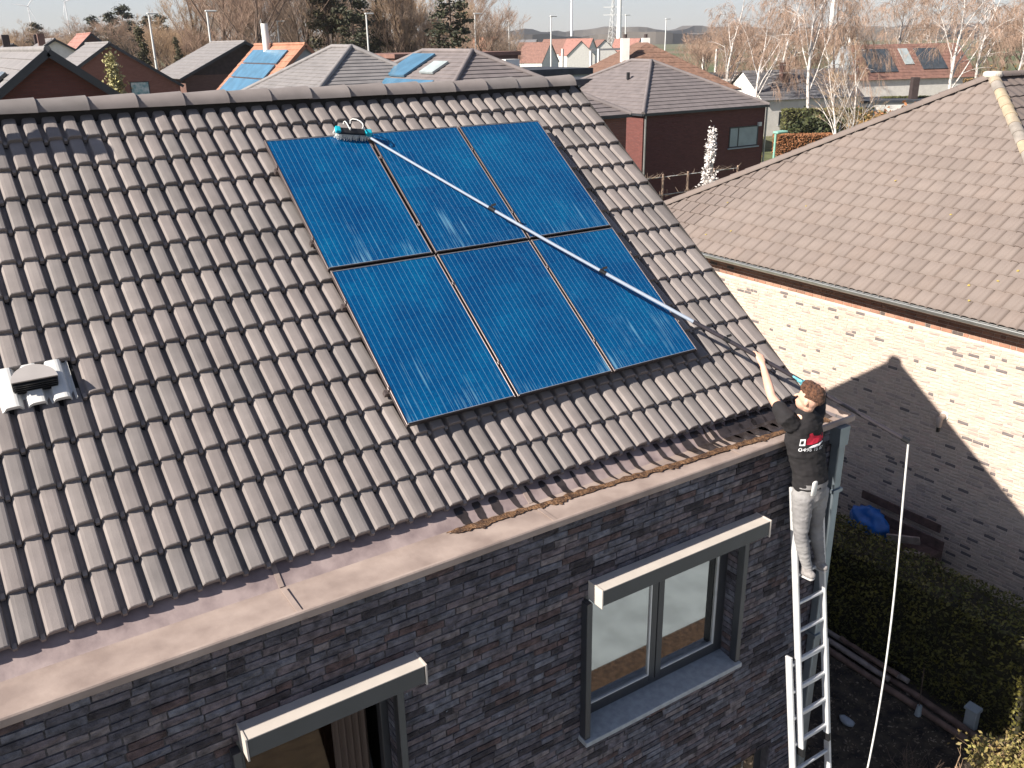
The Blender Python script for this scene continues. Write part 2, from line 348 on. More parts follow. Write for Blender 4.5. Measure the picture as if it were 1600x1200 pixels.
for r_i in range(NR_ROWS):
    for c_i in range(ncol):
        x = 3.97-TW*(c_i+1); s_ = S0+GA*r_i
        vis = any(seen(RP(x+dx, s_+ds, -.1), 0) for dx in (.03, .27) for ds in (.02, .3))
        hid = x > .1 and x+TW < 2.85 and s_ > .05 and s_+GA < 3.12
        vent_here = (-2.60 < x+TW/2 < -2.05) and (.9 < s_ < 1.1)
        if vent_here: continue
        (ind if vis and not hid else oth).append((x, s_, c_i))
if len(ind) > 300: oth += ind[300:]; ind = ind[:300]
for k, (x, s_, c_i) in enumerate(ind+oth):
    r_ = random.Random(k*7+1); me = (vmesh if c_i == 0 else tmesh)[r_.randrange(2 if c_i == 0 else 4)]
    mtx = ROOF_M @ Matrix.Translation((x+r_.uniform(-.0015, .0015), s_+r_.uniform(-.004, .004), NTOP+r_.uniform(-.0015, .0015))) @ Matrix.Rotation(r_.uniform(-.005, .005), 4, 'Z') @ Matrix.Rotation(r_.uniform(-.004, .004), 4, 'X')
    if k < len(ind): o = link('roof_tile', me, roof); o.matrix_world = mtx
    else: rest.add([mtx @ v.co for v in me.vertices], [tuple(p.vertices) for p in me.polygons])
tag(rest.build('roof_tile', M['tile_island'], roof, fix=False), kind='stuff')
# ridge tiles: half-round, tapering a little so each laps over the next
def ridge_mesh(name, mt, ln=.43, r0=.146, r1=.126, n=11, ang=1.5):
    b = MB(); vs = []; fs = []
    for (x, rr) in ((0, r1), (.02, r1), (ln-.03, r0-.002), (ln, r0)):
        for k in range(n):
            t = -ang+2*ang*k/(n-1); vs.append((x, math.sin(t)*rr, math.cos(t)*rr*.86))
    for j in range(3):
        for k in range(n-1): fs.append((j*n+k, (j+1)*n+k, (j+1)*n+k+1, j*n+k+1))
    b0 = len(vs)
    for (x, y, z) in vs[3*n:4*n]: vs.append((x, y*.8, z*.8-.008))
    for k in range(n-1): fs.append((3*n+k, 3*n+k+1, b0+k+1, b0+k))
    b.add(vs[:4*n], fs[:3*(n-1)], 0, True); b.add(vs[3*n:], [(k, k+1, n+k+1, n+k) for k in range(n-1)], 0, False); me = b.mesh(name, mt); return me
rme = ridge_mesh('ridge_tile', M['tile_object'])
XR0 = 3.91
for k in range(27):
    x = XR0-.42-.405*k
    o = link('ridge_tile', rme, roof); r_ = random.Random(k)
    o.location = (x, Y_R+r_.uniform(-.006, .006), Z_RIDGE+.028+r_.uniform(-.004, .004)); o.rotation_euler = (r_.uniform(-.02, .02), r_.uniform(-.004, .006), r_.uniform(-.008, .008))
# ridge end disc
b = MB(); b.box((XL, Y_R-.07, Z_RIDGE-.1), (3.88, Y_R+.07, Z_RIDGE+.1)); b.build('ridge_board', M['underlay'], roof)
b = MB(); b.prism([(3.885, Y_R+math.sin(t)*.13, Z_RIDGE+.028+math.cos(t)*.115) for t in [(-1.45+2.9*k/8) for k in range(9)]], (.02, 0, 0)); b.build('ridge_end', M['tile_object'], roof)
# tiles on the far slope, one sheet with rolls (only a step to the side could show it)
b = MB(); n_ = 0
for j in range(13):
    y0 = Y_R+.1+j*.33; y1 = y0+.36; z0 = zb-(y0-Y_R)*math.tan(R(38))+.05; z1 = zb-(y1-Y_R)*math.tan(R(38))+.075
    b.add([(XL, y0, z0), (3.99, y0, z0), (3.99, y1, z1), (XL, y1, z1), (XL, y1, z1-.03), (3.99, y1, z1-.03)], [(0, 1, 2, 3), (3, 2, 5, 4)])
b.build('back_slope', M['tile_island'], roof)

# ---------------------------------------------------------------- gutter
prof = [(-.38, 5.775), (-.57, 5.652), (-.60, 5.648), (-.995, 5.655), (-1.002, 5.735), (-1.012, 5.742), (-1.03, 5.742), (-1.036, 5.732), (-1.036, 5.69), (-.985, 5.688)]
b = MB(); X0, X1 = XL, 4.045
n = len(prof); xs = [X0+(X1-X0)*i/24 for i in range(25)]; vs = []; fs = []; mi = []
for x in xs: vs += [(x, y, z+.003*math.sin(x*2.1)*(1 if 0 < i_ < 4 else .3)) for i_, (y, z) in enumerate(prof)]
for i in range(24):
    for j in range(n-1): fs.append((i*n+j, (i+1)*n+j, (i+1)*n+j+1, i*n+j+1)); mi.append(1 if j == 0 else 0)  # back slope gets the shaded copy of the zinc
b.v += vs; b.f += [list(f) for f in fs]; b.m += mi; b.sm += [False]*len(fs)
b.add([(X1, y, z) for y, z in prof[2:]]+[], [tuple(range(n-2))])
b.prism([(X1-.006, -1.0, 5.652), (X1-.006, -.5, 5.652), (X1-.006, -.5, 5.742), (X1-.006, -1.0, 5.742)], (.012, 0, 0))
gut = b.build('gutter', [M['zinc'], M['zinc_shaded']], house, fix=False)
b = MB()
for x in (-5.2, -3.2, -1.28, .72, 2.7):
    b = MB(); b.box((x, -1.0, 5.6585), (x+.035, -.60, 5.6615)); b.obox((x, -.571, 5.6545), (.035, 0, 0), (0, .185, .12), (0, -.0022, .0034))
    b.build('gutter_seam', M['zinc'], gut)
# water and dirt left by the washing
def wet_mat():
    m = mat('wet_zinc', (.035, .028, .027), .18, .3, 12); return m
M['wet'] = wet_mat(); M['dirt'] = mat('wet_brown_dirt', (.10, .045, .02), .6, .5, 22, 1.0, 70, col2=(.21, .11, .05))
b = MB(); r_ = random.Random(5)
def gy(y): return (5.775+(y+.38)*.647+.004) if y > -.57 else 5.6595      # height just above the gutter sheet
def dirt_y(x): return -.60-.052*max(0, x)+.012*mnoise.noise((x*2.1, 4, 0))
k = 0; x = .16
while x < 3.95:
    wt = r_.uniform(.014, .036)*(1.5 if x < .8 else 1)+max(0, min(.05, (x-2.0)*.045)); dx = r_.uniform(-.01, .03)
    pts = []; nn = 9; ye = dirt_y(x)-.01
    for q in range(nn+1):
        t = q/nn; ww = wt*(.75+.55*math.sin(math.pi*t**.8)+r_.uniform(-.15, .15))*(1-.55*t if x < 2.4 else 1)
        pts.append((x+dx*t, ww, -.44+(ye+.44)*t))
    vs = []; fs = []
    for (px_, ww, yy) in pts: vs += [(px_-ww, yy, gy(yy)), (px_+ww, yy, gy(yy))]
    for q in range(nn): fs.append((2*q, 2*q+1, 2*q+3, 2*q+2))
    b.add(vs, fs); x += .151
tag(b.build('water_streak', M['wet'], gut), kind='stuff')
b = MB(); n_ = 260; vs = []; fs = []
for i in range(n_+1):
    x = -.03+3.95*i/n_; e = min(1, i/6)
    wd = (.028+.03*mnoise.noise((x*2.2, 1, 0))+.06*abs(mnoise.noise((x*6, 3, 0)))+.05*abs(mnoise.noise((x*19, 5, 0)))+.012*max(0, x-2.0))*e
    w0 = (.02+.035*abs(mnoise.noise((x*9, 9, 0))))*e; yc = dirt_y(x); ya = min(yc+w0, -.575); yb_ = max(yc-wd, -.985)
    vs += [(x, ya, gy(ya)+.003), (x, min(yc, ya-.004), gy(yc)+.010), (x, min(yb_, ya-.008), gy(yb_)+.003)]
for i in range(n_): fs += [(3*i, 3*i+3, 3*i+4, 3*i+1), (3*i+1, 3*i+4, 3*i+5, 3*i+2)]
tag(b.add(vs, fs).build('leaf_dirt', M['dirt'], gut), kind='stuff')
# downpipe with hopper and brackets
b = MB(); b.box((3.80, -1.075, .0), (3.90, -.985, 5.60)); dp = bevel(b.build('downpipe', M['steel'], house), .012, 2)
b = MB(); b.prism([(3.78, -1.085, 5.686), (3.92, -1.085, 5.686), (3.91, -1.085, 5.5), (3.79, -1.085, 5.5)], (0, .11, 0)); b.build('hopper', M['steel'], dp)
for z in (5.02, 3.4, 1.7):
    b = MB(); b.box((3.785, -1.09, z), (3.915, -.97, z+.035)); b.build('bracket', M['steel'], dp)

# ---------------------------------------------------------------- windows with roller-screen boxes
def window(name, x0, x1, z0, z1, sashes, sill=True, rails=True, label=None, tilt=0.):
    wdw = link(name, None, house)
    if label: wdw['label'] = label
    yf = WALL_Y-.10; yr = WALL_Y+.12; yx = WALL_Y-.17; zx = .03
    bx = MB(); bx.box((x0+.03, yx, z1-.01), (x1+.17, WALL_Y-.004, z1+.10+zx)); bevel(bx.build('shutter_box', [M['frame_dark']], wdw), .004)
    bx = MB(); bx.box((x0+.026, yx-.004, z1+.1+zx), (x1+.174, WALL_Y-.003, z1+.106+zx)); bx.build('lit_box_top', M['frame_lit'], wdw)  # thin sheet carrying the sunlit tone of the box top
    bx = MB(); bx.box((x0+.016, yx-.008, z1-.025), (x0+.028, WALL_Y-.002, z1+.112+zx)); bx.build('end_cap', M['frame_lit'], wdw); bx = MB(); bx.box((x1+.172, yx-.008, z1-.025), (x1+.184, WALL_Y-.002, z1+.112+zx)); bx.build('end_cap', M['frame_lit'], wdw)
    if rails:
        for xx in (x0-.05, x1-.01):
            bx = MB(); bx.box((xx, yf+.02, z0+.0), (xx+.055, WALL_Y-.002, z1-.02)); bevel(bx.build('guide_rail', M['frame_dark'], wdw), .004)
    if sill:
        bx = MB(); bx.prism([(x0-.06, yf-.01, z0-.005), (x0-.06, yr+.05, z0+.028), (x0-.06, yr+.05, z0-.04), (x0-.06, yf-.01, z0-.05)], (x1-x0+.11, 0, 0)); bevel(bx.build('sill', M['sill'], wdw), .004)
    # fixed frame
    fw_ = .06; bx = MB(); zb_ = z0+.03; ytop = z1-.0
    for a, c in (((x0+.002, yr, zb_), (x0+fw_, yr+.07, ytop)), ((x1-fw_, yr, zb_), (x1-.002, yr+.07, ytop)), ((x0+fw_, yr, ytop-fw_), (x1-fw_, yr+.07, ytop)), ((x0+fw_, yr, zb_), (x1-fw_, yr+.07, zb_+fw_))): bx.box(a, c)
    bevel(bx.build('frame', M['frame_dark'], wdw), .004)
    for (a, c, opened) in sashes:
        bx = MB(); sw = .065; za, zc = zb_+fw_-.012, ytop-fw_+.012; ys = yr-.012
        for p, q in (((a, ys, za), (a+sw, ys+.06, zc)), ((c-sw, ys, za), (c, ys+.06, zc)), ((a+sw, ys, zc-sw), (c-sw, ys+.06, zc)), ((a+sw, ys, za), (c-sw, ys+.06, za+sw))): bx.box(p, q)
        hinge = Matrix.Translation((0, ys+.06, za)) @ Matrix.Rotation(-tilt, 4, 'X') @ Matrix.Translation((0, -ys-.06, -za))
        bevel(bx.build('sash', M['frame_dark'], wdw), .004).matrix_world = hinge
        bx = MB(); bx.box((a+sw-.005, ys+.02, za+sw-.005), (c-sw+.005, ys+.032, zc-sw+.005)); bx.build('pane', M['pane_dark'] if tilt else M['pane'], wdw).matrix_world = hinge
        bx = MB()
        for p, q in (((a+sw, ys+.004, za+sw), (c-sw, ys+.019, za+sw+.012)), ((c-sw-.012, ys+.004, za+sw+.012), (c-sw, ys+.019, zc-sw))): bx.box(p, q)
        bx.build('glazing_bead', M['alu'], wdw).matrix_world = hinge
    return wdw
x0, x1, z0, z1 = OPEN[0]
win = window('window', x0, x1, z0, z1, [(x0+.05, 1.855, 0), (1.865, x1-.05, 0)], label='two-sash window under the box near the ladder')
x0, x1, z0, z1 = OPEN[1]
win2 = window('window', x0, x1, z0, z1, [(x0+.05, x1-.05, 0)], sill=False, label='dark window under the box at the lower left', tilt=R(17))
x0, x1, z0, z1 = OPEN[2]
b = MB(); b.box((x0, WALL_Y+.1, 0), (x1, WALL_Y+.16, z1-.004)); dr = b.build('back_door', M['frame_dark'], house); b = MB(); b.box((x0+.12, WALL_Y+.09, .3), (x1-.12, WALL_Y+.099, z1-.14)); b.build('pane', M['pane'], dr)
# rooms behind the glass
b = MB()
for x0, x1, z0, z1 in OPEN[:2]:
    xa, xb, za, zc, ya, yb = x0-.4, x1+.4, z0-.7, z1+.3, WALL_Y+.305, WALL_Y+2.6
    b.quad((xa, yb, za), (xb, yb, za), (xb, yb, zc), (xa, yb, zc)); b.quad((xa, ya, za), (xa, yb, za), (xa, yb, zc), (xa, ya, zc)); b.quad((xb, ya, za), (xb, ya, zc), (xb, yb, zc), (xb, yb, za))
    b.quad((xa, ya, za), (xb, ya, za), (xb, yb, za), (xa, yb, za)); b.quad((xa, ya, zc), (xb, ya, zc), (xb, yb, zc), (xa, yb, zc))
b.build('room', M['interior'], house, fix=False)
def curtain(x0, x1, z0, z1, y, name='curtain', m_='curtain', amp=.03, k=26):
    b = MB(); n = 40; vs = []; fs = []
    for i in range(n+1):
        x = x0+(x1-x0)*i/n; yy = y+amp*math.sin(x*k)+amp*.4*math.sin(x*k*2.7)
        vs += [(x, yy, z0), (x, yy, z1)]
    for i in range(n): fs.append((2*i, 2*i+2, 2*i+3, 2*i+1))
    return b.add(vs, fs, 0, True).build(name, M[m_], win, fix=False)
curtain(1.03, 1.22, 3.5, 4.95, WALL_Y+.36); curtain(2.38, 2.66, 3.5, 4.95, WALL_Y+.36); curtain(1.32, 2.36, 3.5, 4.95, WALL_Y+.55, k=18)

M['pink'] = mat('pink_vase', (.55, .22, .16), .5, .1, 6); vz = thing('vase', 'slim pinkish vase standing behind the left window pane', 'vase', (1.5, WALL_Y+.30, 3.62))
b = MB(); b.tube([(0, 0, 0), (0, 0, .1), (0, 0, .5), (0, 0, .62), (0, 0, .72)], [.05, .065, .055, .03, .04], 12); b.build('vase_body', M['pink'], vz); b = MB(); b.tube([(0, 0, .7), (-.02, 0, .95), (-.06, .02, 1.15)], .012, 6); b.build('stem', M['curtain'], vz)
b = MB(); b.quad((-1.6, -.1, 3.0), (-.75, -.1, 3.0), (-.75, -.1, 4.9), (-1.6, -.1, 4.9)); M['brown_reflect'] = mat('brown_reflection', (.16, .085, .055), .6, .2, 3); b.build('reflection_sheet', M['brown_reflect'], house, fix=False)  # brown sheet added to stand for the reflection in the tilted pane
b = MB(); vs = []; fs = []
for i in range(31): x = -1.05+.28*i/30; y = WALL_Y+.36+.02*math.sin(x*120); vs += [(x, y, 2.6), (x, y, 4.9)]
for i in range(30): fs.append((2*i, 2*i+2, 2*i+3, 2*i+1))
b.add(vs, fs, 0, True).build('curtain', mat('brown_curtain', (.10, .07, .055), .9, .1, 4), win2, fix=False)
# ---------------------------------------------------------------- roof vent (white base, grey hood, louvred mouth)
M['vent_hood'] = mat('grey_vent_hood', (.36, .33, .31), .5, .05, 6)
rv = link('roof_vent', None, house); rv.matrix_world = ROOF_M @ Matrix.Translation((-2.57, .925, -.128))
b = MB(); n = 30; vs = []; fs = []
def wv(u): 
    q = (u % .151); 
    for (a, ha), (c, hc) in zip(PROF, PROF[1:]):
        if a <= q <= c: return ha+(hc-ha)*(q-a)/(c-a)
    return 0
for i in range(n+1):
    u = .47*i/n; h = wv(u+.02)*1.1
    vs += [(u, 0, h-.025), (u, 0, h+.004), (u, .34, h-.012)]
for i in range(n): fs += [(3*i, 3*i+3, 3*i+4, 3*i+1), (3*i+1, 3*i+4, 3*i+5, 3*i+2)]
b.add(vs, fs); b.build('vent_base', M['white_plastic'], rv, fix=False)
b = MB(); prof_h = [(math.cos(t)*.15, math.sin(t)) for t in [math.pi*k/14 for k in range(15)]]
lid = [(.235+cx*.95, .12+sy*.17, .135-.06*sy) for cx, sy in prof_h]      # half-round lid, straight edge in front
b.prism(lid, (0, .0, .012)); hd = b.build('vent_hood', M['vent_hood'], rv)
b = MB(); n_ = len(lid); b.add([(x, y, z) for x, y, z in lid]+[(.235+(x-.235)*.97, y, .0) for x, y, z in lid], [(i, (i+1) % n_, n_+(i+1) % n_, n_+i) for i in range(n_)]); b.build('vent_mouth', M['black'], rv, fix=False)
for k in range(5):
    b = MB(); b.box((.10, .106, .02+k*.023), (.37, .122, .028+k*.023)); b.build('louvre', M['black'], rv)
# flue pipe further left on the slope, its shadow falls across the tiles
fp = link('flue_pipe', None, house); q = RP(-3.1, 3.50, -.14); fp.location = q
b = MB(); b.tube([(0, 0, -.1), (0, 0, 1.05)], .10, 16); b.build('pipe', M['steel'], fp); b = MB(); b.tube([(0, 0, 1.02), (0, 0, 1.08), (0, 0, 1.12), (0, 0, 1.2)], [.13, .16, .15, .03], 16); b.build('cap', M['steel'], fp)
# ================================================================ solar panels
def cell_mat():
    m = bpy.data.materials.new('solar_cells'); m.use_nodes = True; nt = m.node_tree; N = nt.nodes; L = nt.links; b = N['Principled BSDF']
    b.inputs['Roughness'].default_value = .16; b.inputs['Coat Weight'].default_value = .22; b.inputs['Coat Roughness'].default_value = .04; b.inputs['Specular IOR Level'].default_value = .25
    tc = N.new('ShaderNodeTexCoord'); sp = N.new('ShaderNodeSeparateXYZ'); L.new(tc.outputs['Object'], sp.inputs[0])
    def math_(op, a, v=None, v2=None):
        n = N.new('ShaderNodeMath'); n.operation = op; L.new(a, n.inputs[0])
        if v is not None:
            if isinstance(v, (int, float)): n.inputs[1].default_value = v
            else: L.new(v, n.inputs[1])
        return n.outputs[0]
    # polycrystalline mottling: voronoi stretched + cell to cell differences
    cw = .1585
    fx = math_('FLOOR', math_('DIVIDE', math_('ADD', sp.outputs[0], -.0205), cw)); fy = math_('FLOOR', math_('DIVIDE', math_('ADD', sp.outputs[1], -.02), cw))
    oi = N.new('ShaderNodeObjectInfo'); cb = N.new('ShaderNodeCombineXYZ'); L.new(fx, cb.inputs[0]); L.new(fy, cb.inputs[1]); L.new(oi.outputs['Random'], cb.inputs[2])
    wn_ = N.new('ShaderNodeTexWhiteNoise'); L.new(cb.outputs[0], wn_.inputs['Vector'])
    g = N.new('ShaderNodeNewGeometry'); vo = N.new('ShaderNodeTexVoronoi'); vo.inputs['Scale'].default_value = 55; L.new(g.outputs['Position'], vo.inputs['Vector'])
    big = N.new('ShaderNodeTexNoise'); big.inputs['Scale'].default_value = 1.6; big.inputs['Detail'].default_value = 3; L.new(g.outputs['Position'], big.inputs['Vector'])
    s1 = math_('MULTIPLY', wn_.outputs[0], .16); s2 = N.new('ShaderNodeSeparateColor'); L.new(vo.outputs['Color'], s2.inputs[0]); s3 = math_('MULTIPLY', s2.outputs[0], .25)
    s4 = math_('MULTIPLY', big.outputs[0], .9); f = math_('ADD', math_('ADD', s1, s3), s4)
    mr = N.new('ShaderNodeMapRange'); mr.inputs[1].default_value = .35; mr.inputs[2].default_value = 1.15; L.new(f, mr.inputs[0])
    cr = N.new('ShaderNodeValToRGB'); e = cr.color_ramp.elements; e[0].color = (.0005, .036, .125, 1); e[1].color = (.001, .115, .24, 1); e.new(.5).color = (.0005, .066, .178, 1); L.new(mr.outputs[0], cr.inputs[0])
    # busbars: three bright hair lines per cell running up the slope
    fr = math_('FRACT', math_('DIVIDE', math_('ADD', sp.outputs[0], -.0205), cw/3)); d = math_('ABSOLUTE', math_('ADD', fr, -.5)); ln = math_('LESS_THAN', d, .035)
    mx = N.new('ShaderNodeMix'); mx.data_type = 'RGBA'; fa = math_('MULTIPLY', ln, .5); L.new(fa, mx.inputs[0]); L.new(cr.outputs[0], mx.inputs[6]); mx.inputs[7].default_value = (.16, .34, .5, 1)
    # dried washing streaks running down the glass
    mp = N.new('ShaderNodeMapping'); mp.inputs['Scale'].default_value = (34, 1.1, 1); L.new(tc.outputs['Object'], mp.inputs[0])
    st = N.new('ShaderNodeTexNoise'); st.inputs['Scale'].default_value = 1; st.inputs['Detail'].default_value = 4; ad = N.new('ShaderNodeVectorMath'); L.new(mp.outputs[0], ad.inputs[0]); cb2 = N.new('ShaderNodeCombineXYZ'); m13 = math_('MULTIPLY', oi.outputs['Random'], 50); L.new(m13, cb2.inputs[0]); L.new(cb2.outputs[0], ad.inputs[1]); L.new(ad.outputs[0], st.inputs['Vector'])
    n2 = N.new('ShaderNodeTexNoise'); n2.inputs['Scale'].default_value = 2.2; L.new(g.outputs['Position'], n2.inputs['Vector'])
    low = N.new('ShaderNodeMapRange'); low.inputs[1].default_value = .75; low.inputs[2].default_value = .0; L.new(sp.outputs[1], low.inputs[0])
    pr = math_('MULTIPLY', math_('ADD', math_('MULTIPLY', low.outputs[0], .38), n2.outputs[0]), st.outputs[0])
    sr = N.new('ShaderNodeMapRange'); sr.inputs[1].default_value = .45; sr.inputs[2].default_value = .60; sr.inputs[4].default_value = .55; L.new(pr, sr.inputs[0])
    mx2 = N.new('ShaderNodeMix'); mx2.data_type = 'RGBA'; L.new(sr.outputs[0], mx2.inputs[0]); L.new(mx.outputs[2], mx2.inputs[6]); mx2.inputs[7].default_value = (.18, .38, .5, 1)
    L.new(mx2.outputs[2], b.inputs['Base Color'])
    return m
M['cells'] = cell_mat(); M['pframe'] = mat('bronze_black_panel_frame', (.05, .043, .042), .35, .1, 6, 0, 50, .7); M['pedge'] = mat('pale_panel_edge', (.55, .56, .58), .3, .15, 30, 0, 50, .6)
M['side'] = mat('panel_side_lit', (.13, .105, .10), .4, .1, 6, 0, 50, .5)  # paler copy of the frame; pinkish light on the side bars painted in
PW, PH, GAP = .992, 1.592, .02
def panel_tree(x, s, label, skew=0.):
    p = thing('solar_panel', label, 'solar panel', group='solar panels on the roof')
    p.matrix_world = ROOF_M @ Matrix.Translation((x, s, 0)) @ Matrix.Rotation(skew, 4, 'Z')
    fr = .012; t = .04
    b = MB(); b.box((.002, .002, -.03), (PW-.002, PH-.002, -.004)); b.build('glass', M['cells'], p)
    for nm, a, c in (('frame_bar', (0, 0, -t), (fr, PH, 0)), ('frame_bar', (PW-fr, 0, -t), (PW, PH, 0)), ('frame_bar', (fr, 0, -t), (PW-fr, fr, 0)), ('frame_bar', (fr, PH-fr, -t), (PW-fr, PH, 0))):
        b = MB(); b.box(a, c); bevel(b.build(nm, M['side'] if a[2] == -t and c[1] == PH and c[0]-a[0] < .02 else M['pframe'], p), .002)
    b = MB(); e = .0035
    b.box((fr, fr, -.004), (PW-fr, fr+e, .0015)); b.build('glass_edge', M['pedge'], p); b = MB(); b.box((fr, PH-fr-e, -.004), (PW-fr, PH-fr, .0015)); b.build('glass_edge', M['pedge'], p)
    for (cx, cy) in ((-.018, PH*.22), (-.018, PH*.78), (PW-.001, PH*.22), (PW-.001, PH*.78)) if True else ():
        b = MB(); b.box((cx+.006, cy-.015, -.03), (cx+.018, cy+.015, .003)); bevel(b.build('clamp', M['side'], p), .002)
    return p
pos = {}
nm = [['bottom left solar panel with white runoff streaks at its lower corner', 'bottom middle solar panel of the array', 'bottom right solar panel nearest the worker'],
      ['top left solar panel under the brush head', 'top middle solar panel crossed by the upper pole', 'top right solar panel nearest the roof ridge end']]
for r_i in range(2):
    for c_i in range(3):
        dx = (.0 if not (r_i == 1 and c_i == 0) else -.012)
        panel_tree(c_i*(PW+GAP)+dx, r_i*(PH+GAP), nm[r_i][c_i])
for k, s_ in enumerate((PH*.22, PH*.78, PH*1.22+GAP, PH*1.78+GAP)):
    b = MB(); b.obox(RP(-.03, s_-.02, -.085), (3.08, 0, 0), SL*.04, NR*.044)
    o = b.build('mounting_rail', M['side']); tag(o, ['lowest', 'second lowest', 'third lowest', 'topmost'][k]+' aluminium rail beneath the solar panels', 'mounting rail', 'rails under the solar panels')
# ================================================================ neighbour house on the right
NX, NEX, NEZ, NT = 11.05, 10.68, 4.83, .6          # wall plane, eave line, eave height, roof pitch (tan)
APX = Vector((16.19, 5.13, 8.154)); NY0, NY1 = -.41, 10.75
WY0, WY1, WZ = .0, 10.3, 4.72
nh = thing('cream_brick_house', 'cream brick house with brown tiled hip roof beyond the hedge', 'house')
b = MB(); xw = NX+.008
b.quad((xw, WY0, 0), (xw, WY1, 0), (xw, WY1, WZ), (xw, WY0, WZ)); b.quad((xw, WY0, 0), (22, WY0, 0), (22, WY0, WZ), (xw, WY0, WZ)); b.quad((xw, WY1, 0), (22, WY1, 0), (22, WY1, WZ), (xw, WY1, WZ)); b.quad((22, WY0, 0), (22, WY1, 0), (22, WY1, WZ), (22, WY0, WZ))
nwall = b.build('wall', M['mortar_light'], nh, fix=False)
PHN = .0625
nb = lay_bricks(-WY1, -WY0, .0, WZ-.36, [], .195, PHN, .012, 11, .3)
def w_n(y, z, m=False):
    p = Vector((xw, -y, z)); return Matrix.Translation(p) @ Matrix.Rotation(-math.pi/2, 4, 'Z') if m else p
place_bricks(nb, w_n, (M['cream_object'], M['cream_island']), nwall, PHN-.012, .183, 300, 4, 5, pr=.009)
# brown brick frieze under the eave
b = MB(); nbb = lay_bricks(-WY1, -WY0, WZ-.36, WZ-.04, [], .195, PHN, .012, 13, .3)
for (y, z, wd) in nbb: b.box((NX-.004, -y-wd/2, z-.025), (NX+.02, -y+wd/2, z+.025))
tag(b.build('frieze_brick', M['brown_brick'], nwall), kind='stuff')
# roof planes under the tiles, tiles on the west hip, ridge caps
def nz(x): return NEZ+(x-NEX)*NT
RE = Vector((26, APX.y, APX.z)); c0 = Vector((NEX, NY0, NEZ)); c1 = Vector((NEX, NY1, NEZ)); e0 = Vector((26+6, NY0, NEZ)); e1 = Vector((32, NY1, NEZ))
dz = Vector((0, 0, -.05)); b = MB()
b.add([c0+dz, c1+dz, APX+dz], [(0, 2, 1)]); b.add([c0+dz, e0+dz, RE+dz, APX+dz], [(0, 1, 2, 3)]); b.add([c1+dz, APX+dz, RE+dz, e1+dz], [(0, 1, 2, 3)])
b.add([c0+dz*2, c1+dz*2, e1+dz*2, e0+dz*2], [(0, 1, 2, 3)])
nroof = b.build('roof', M['underlay'], nh, fix=False)
nsl = Vector((1, 0, NT)).normalized(); nn_ = Vector((-NT, 0, 1)).normalized(); NM = Matrix(((0, nsl.x, nn_.x, NEX), (-1, nsl.y, nn_.y, 0), (0, nsl.z, nn_.z, NEZ), (0, 0, 0, 1)))   # (u=-y, v upslope, n)
NTW, NG = .30, .345
PR2 = [(0, -.004), (.006, -.002), (.014, .022), (.04, .033), (.09, .034), (.125, .024), (.15, .012)]
def ntile(name, mt, seed):
    r_ = random.Random(seed); pr = []
    for k in (0, 1): pr += [(u+.15*k, h) for u, h in (PR2 if k == 0 else PR2[1:])]
    pr[7] = (.165, .014); pr = pr[:8]+[(.19, .030), (.24, .034), (.28, .024), (.290, -.002), (.296, -.012)]; n = len(pr); vs = [(u, 0, h) for u, h in pr]+[(u, NG+.05, h-.022) for u, h in pr]+[(u, .003, h-.022) for u, h in pr]
    fs = [(i, i+1, n+i+1, n+i) for i in range(n-1)]+[(2*n+i, 2*n+i+1, i+1, i) for i in range(n-1)]
    b = MB(); b.add(vs, fs, 0, True); return b.mesh(name, mt)
nt_me = [ntile('roof_tile', M['ntile_object'], i) for i in range(3)]
slope_len = (APX-Vector((NEX, APX.y, NEZ))).length; rows = int(slope_len/NG)+1; cand = []
for j in range(rows):
    v0 = j*NG-.03
    for i in range(40):
        u0 = -NY1-.1+i*NTW+(.15 if j % 2 else 0)
        def inside(u, v):
            x = NEX+v*nsl.x; y = -u; f_ = (x-NEX)/(APX.x-NEX); return NY0+(APX.y-NY0)*f_ <= y <= NY1+(APX.y-NY1)*f_
        cs = [inside(u0+a, v0+c) for a in (0, NTW) for c in (.03, NG+.03)]
        if any(cs): cand.append((j, u0, v0, all(cs)))
rest = MB(); k = 0
def vis_n(c): s_ = seen(NM @ Vector((c[1]+.15, c[2]+.17, 0)), 0); return s_[0] if s_ else 999
cand.sort(key=vis_n)
for (j, u0, v0, full) in cand:
    r_ = random.Random(k); mtx = NM @ Matrix.Translation((u0, v0, r_.uniform(0, .004))) @ Matrix.Rotation(r_.uniform(-.006, .006), 4, 'Z'); me = nt_me[r_.randrange(3)]
    if not full:
        bm = bmesh.new(); bm.from_mesh(me); bm.transform(mtx)
        for (q, sg) in ((c0, 1), (c1, -1)):
            d = (APX-q); nrm = Vector((-d.y, d.x, 0)).normalized()
            if nrm.dot(Vector((NEX, APX.y, 0))-Vector((q.x, q.y, 0))) > 0: nrm = -nrm
            bmesh.ops.bisect_plane(bm, geom=bm.verts[:]+bm.edges[:]+bm.faces[:], plane_co=q, plane_no=nrm, clear_outer=True)
        if len(bm.faces) == 0: bm.free(); continue
        if k < 300 and vis_n((j, u0, v0)) < 900:
            m2 = bpy.data.meshes.new('roof_tile'); bm.to_mesh(m2); m2.materials.append(M['ntile_object']); link('roof_tile', m2, nroof); k += 1
        else:
            bm.verts.index_update(); rest.add([v.co for v in bm.verts], [[v.index for v in f.verts] for f in bm.faces])
        bm.free()
    elif k < 300 and vis_n((j, u0, v0)) < 900: o = link('roof_tile', me, nroof); o.matrix_world = mtx; k += 1
    else: rest.add([mtx @ v.co for v in me.vertices], [tuple(p.vertices) for p in me.polygons])
tag(rest.build('roof_tile', M['ntile_island'], nroof, fix=False), kind='stuff')
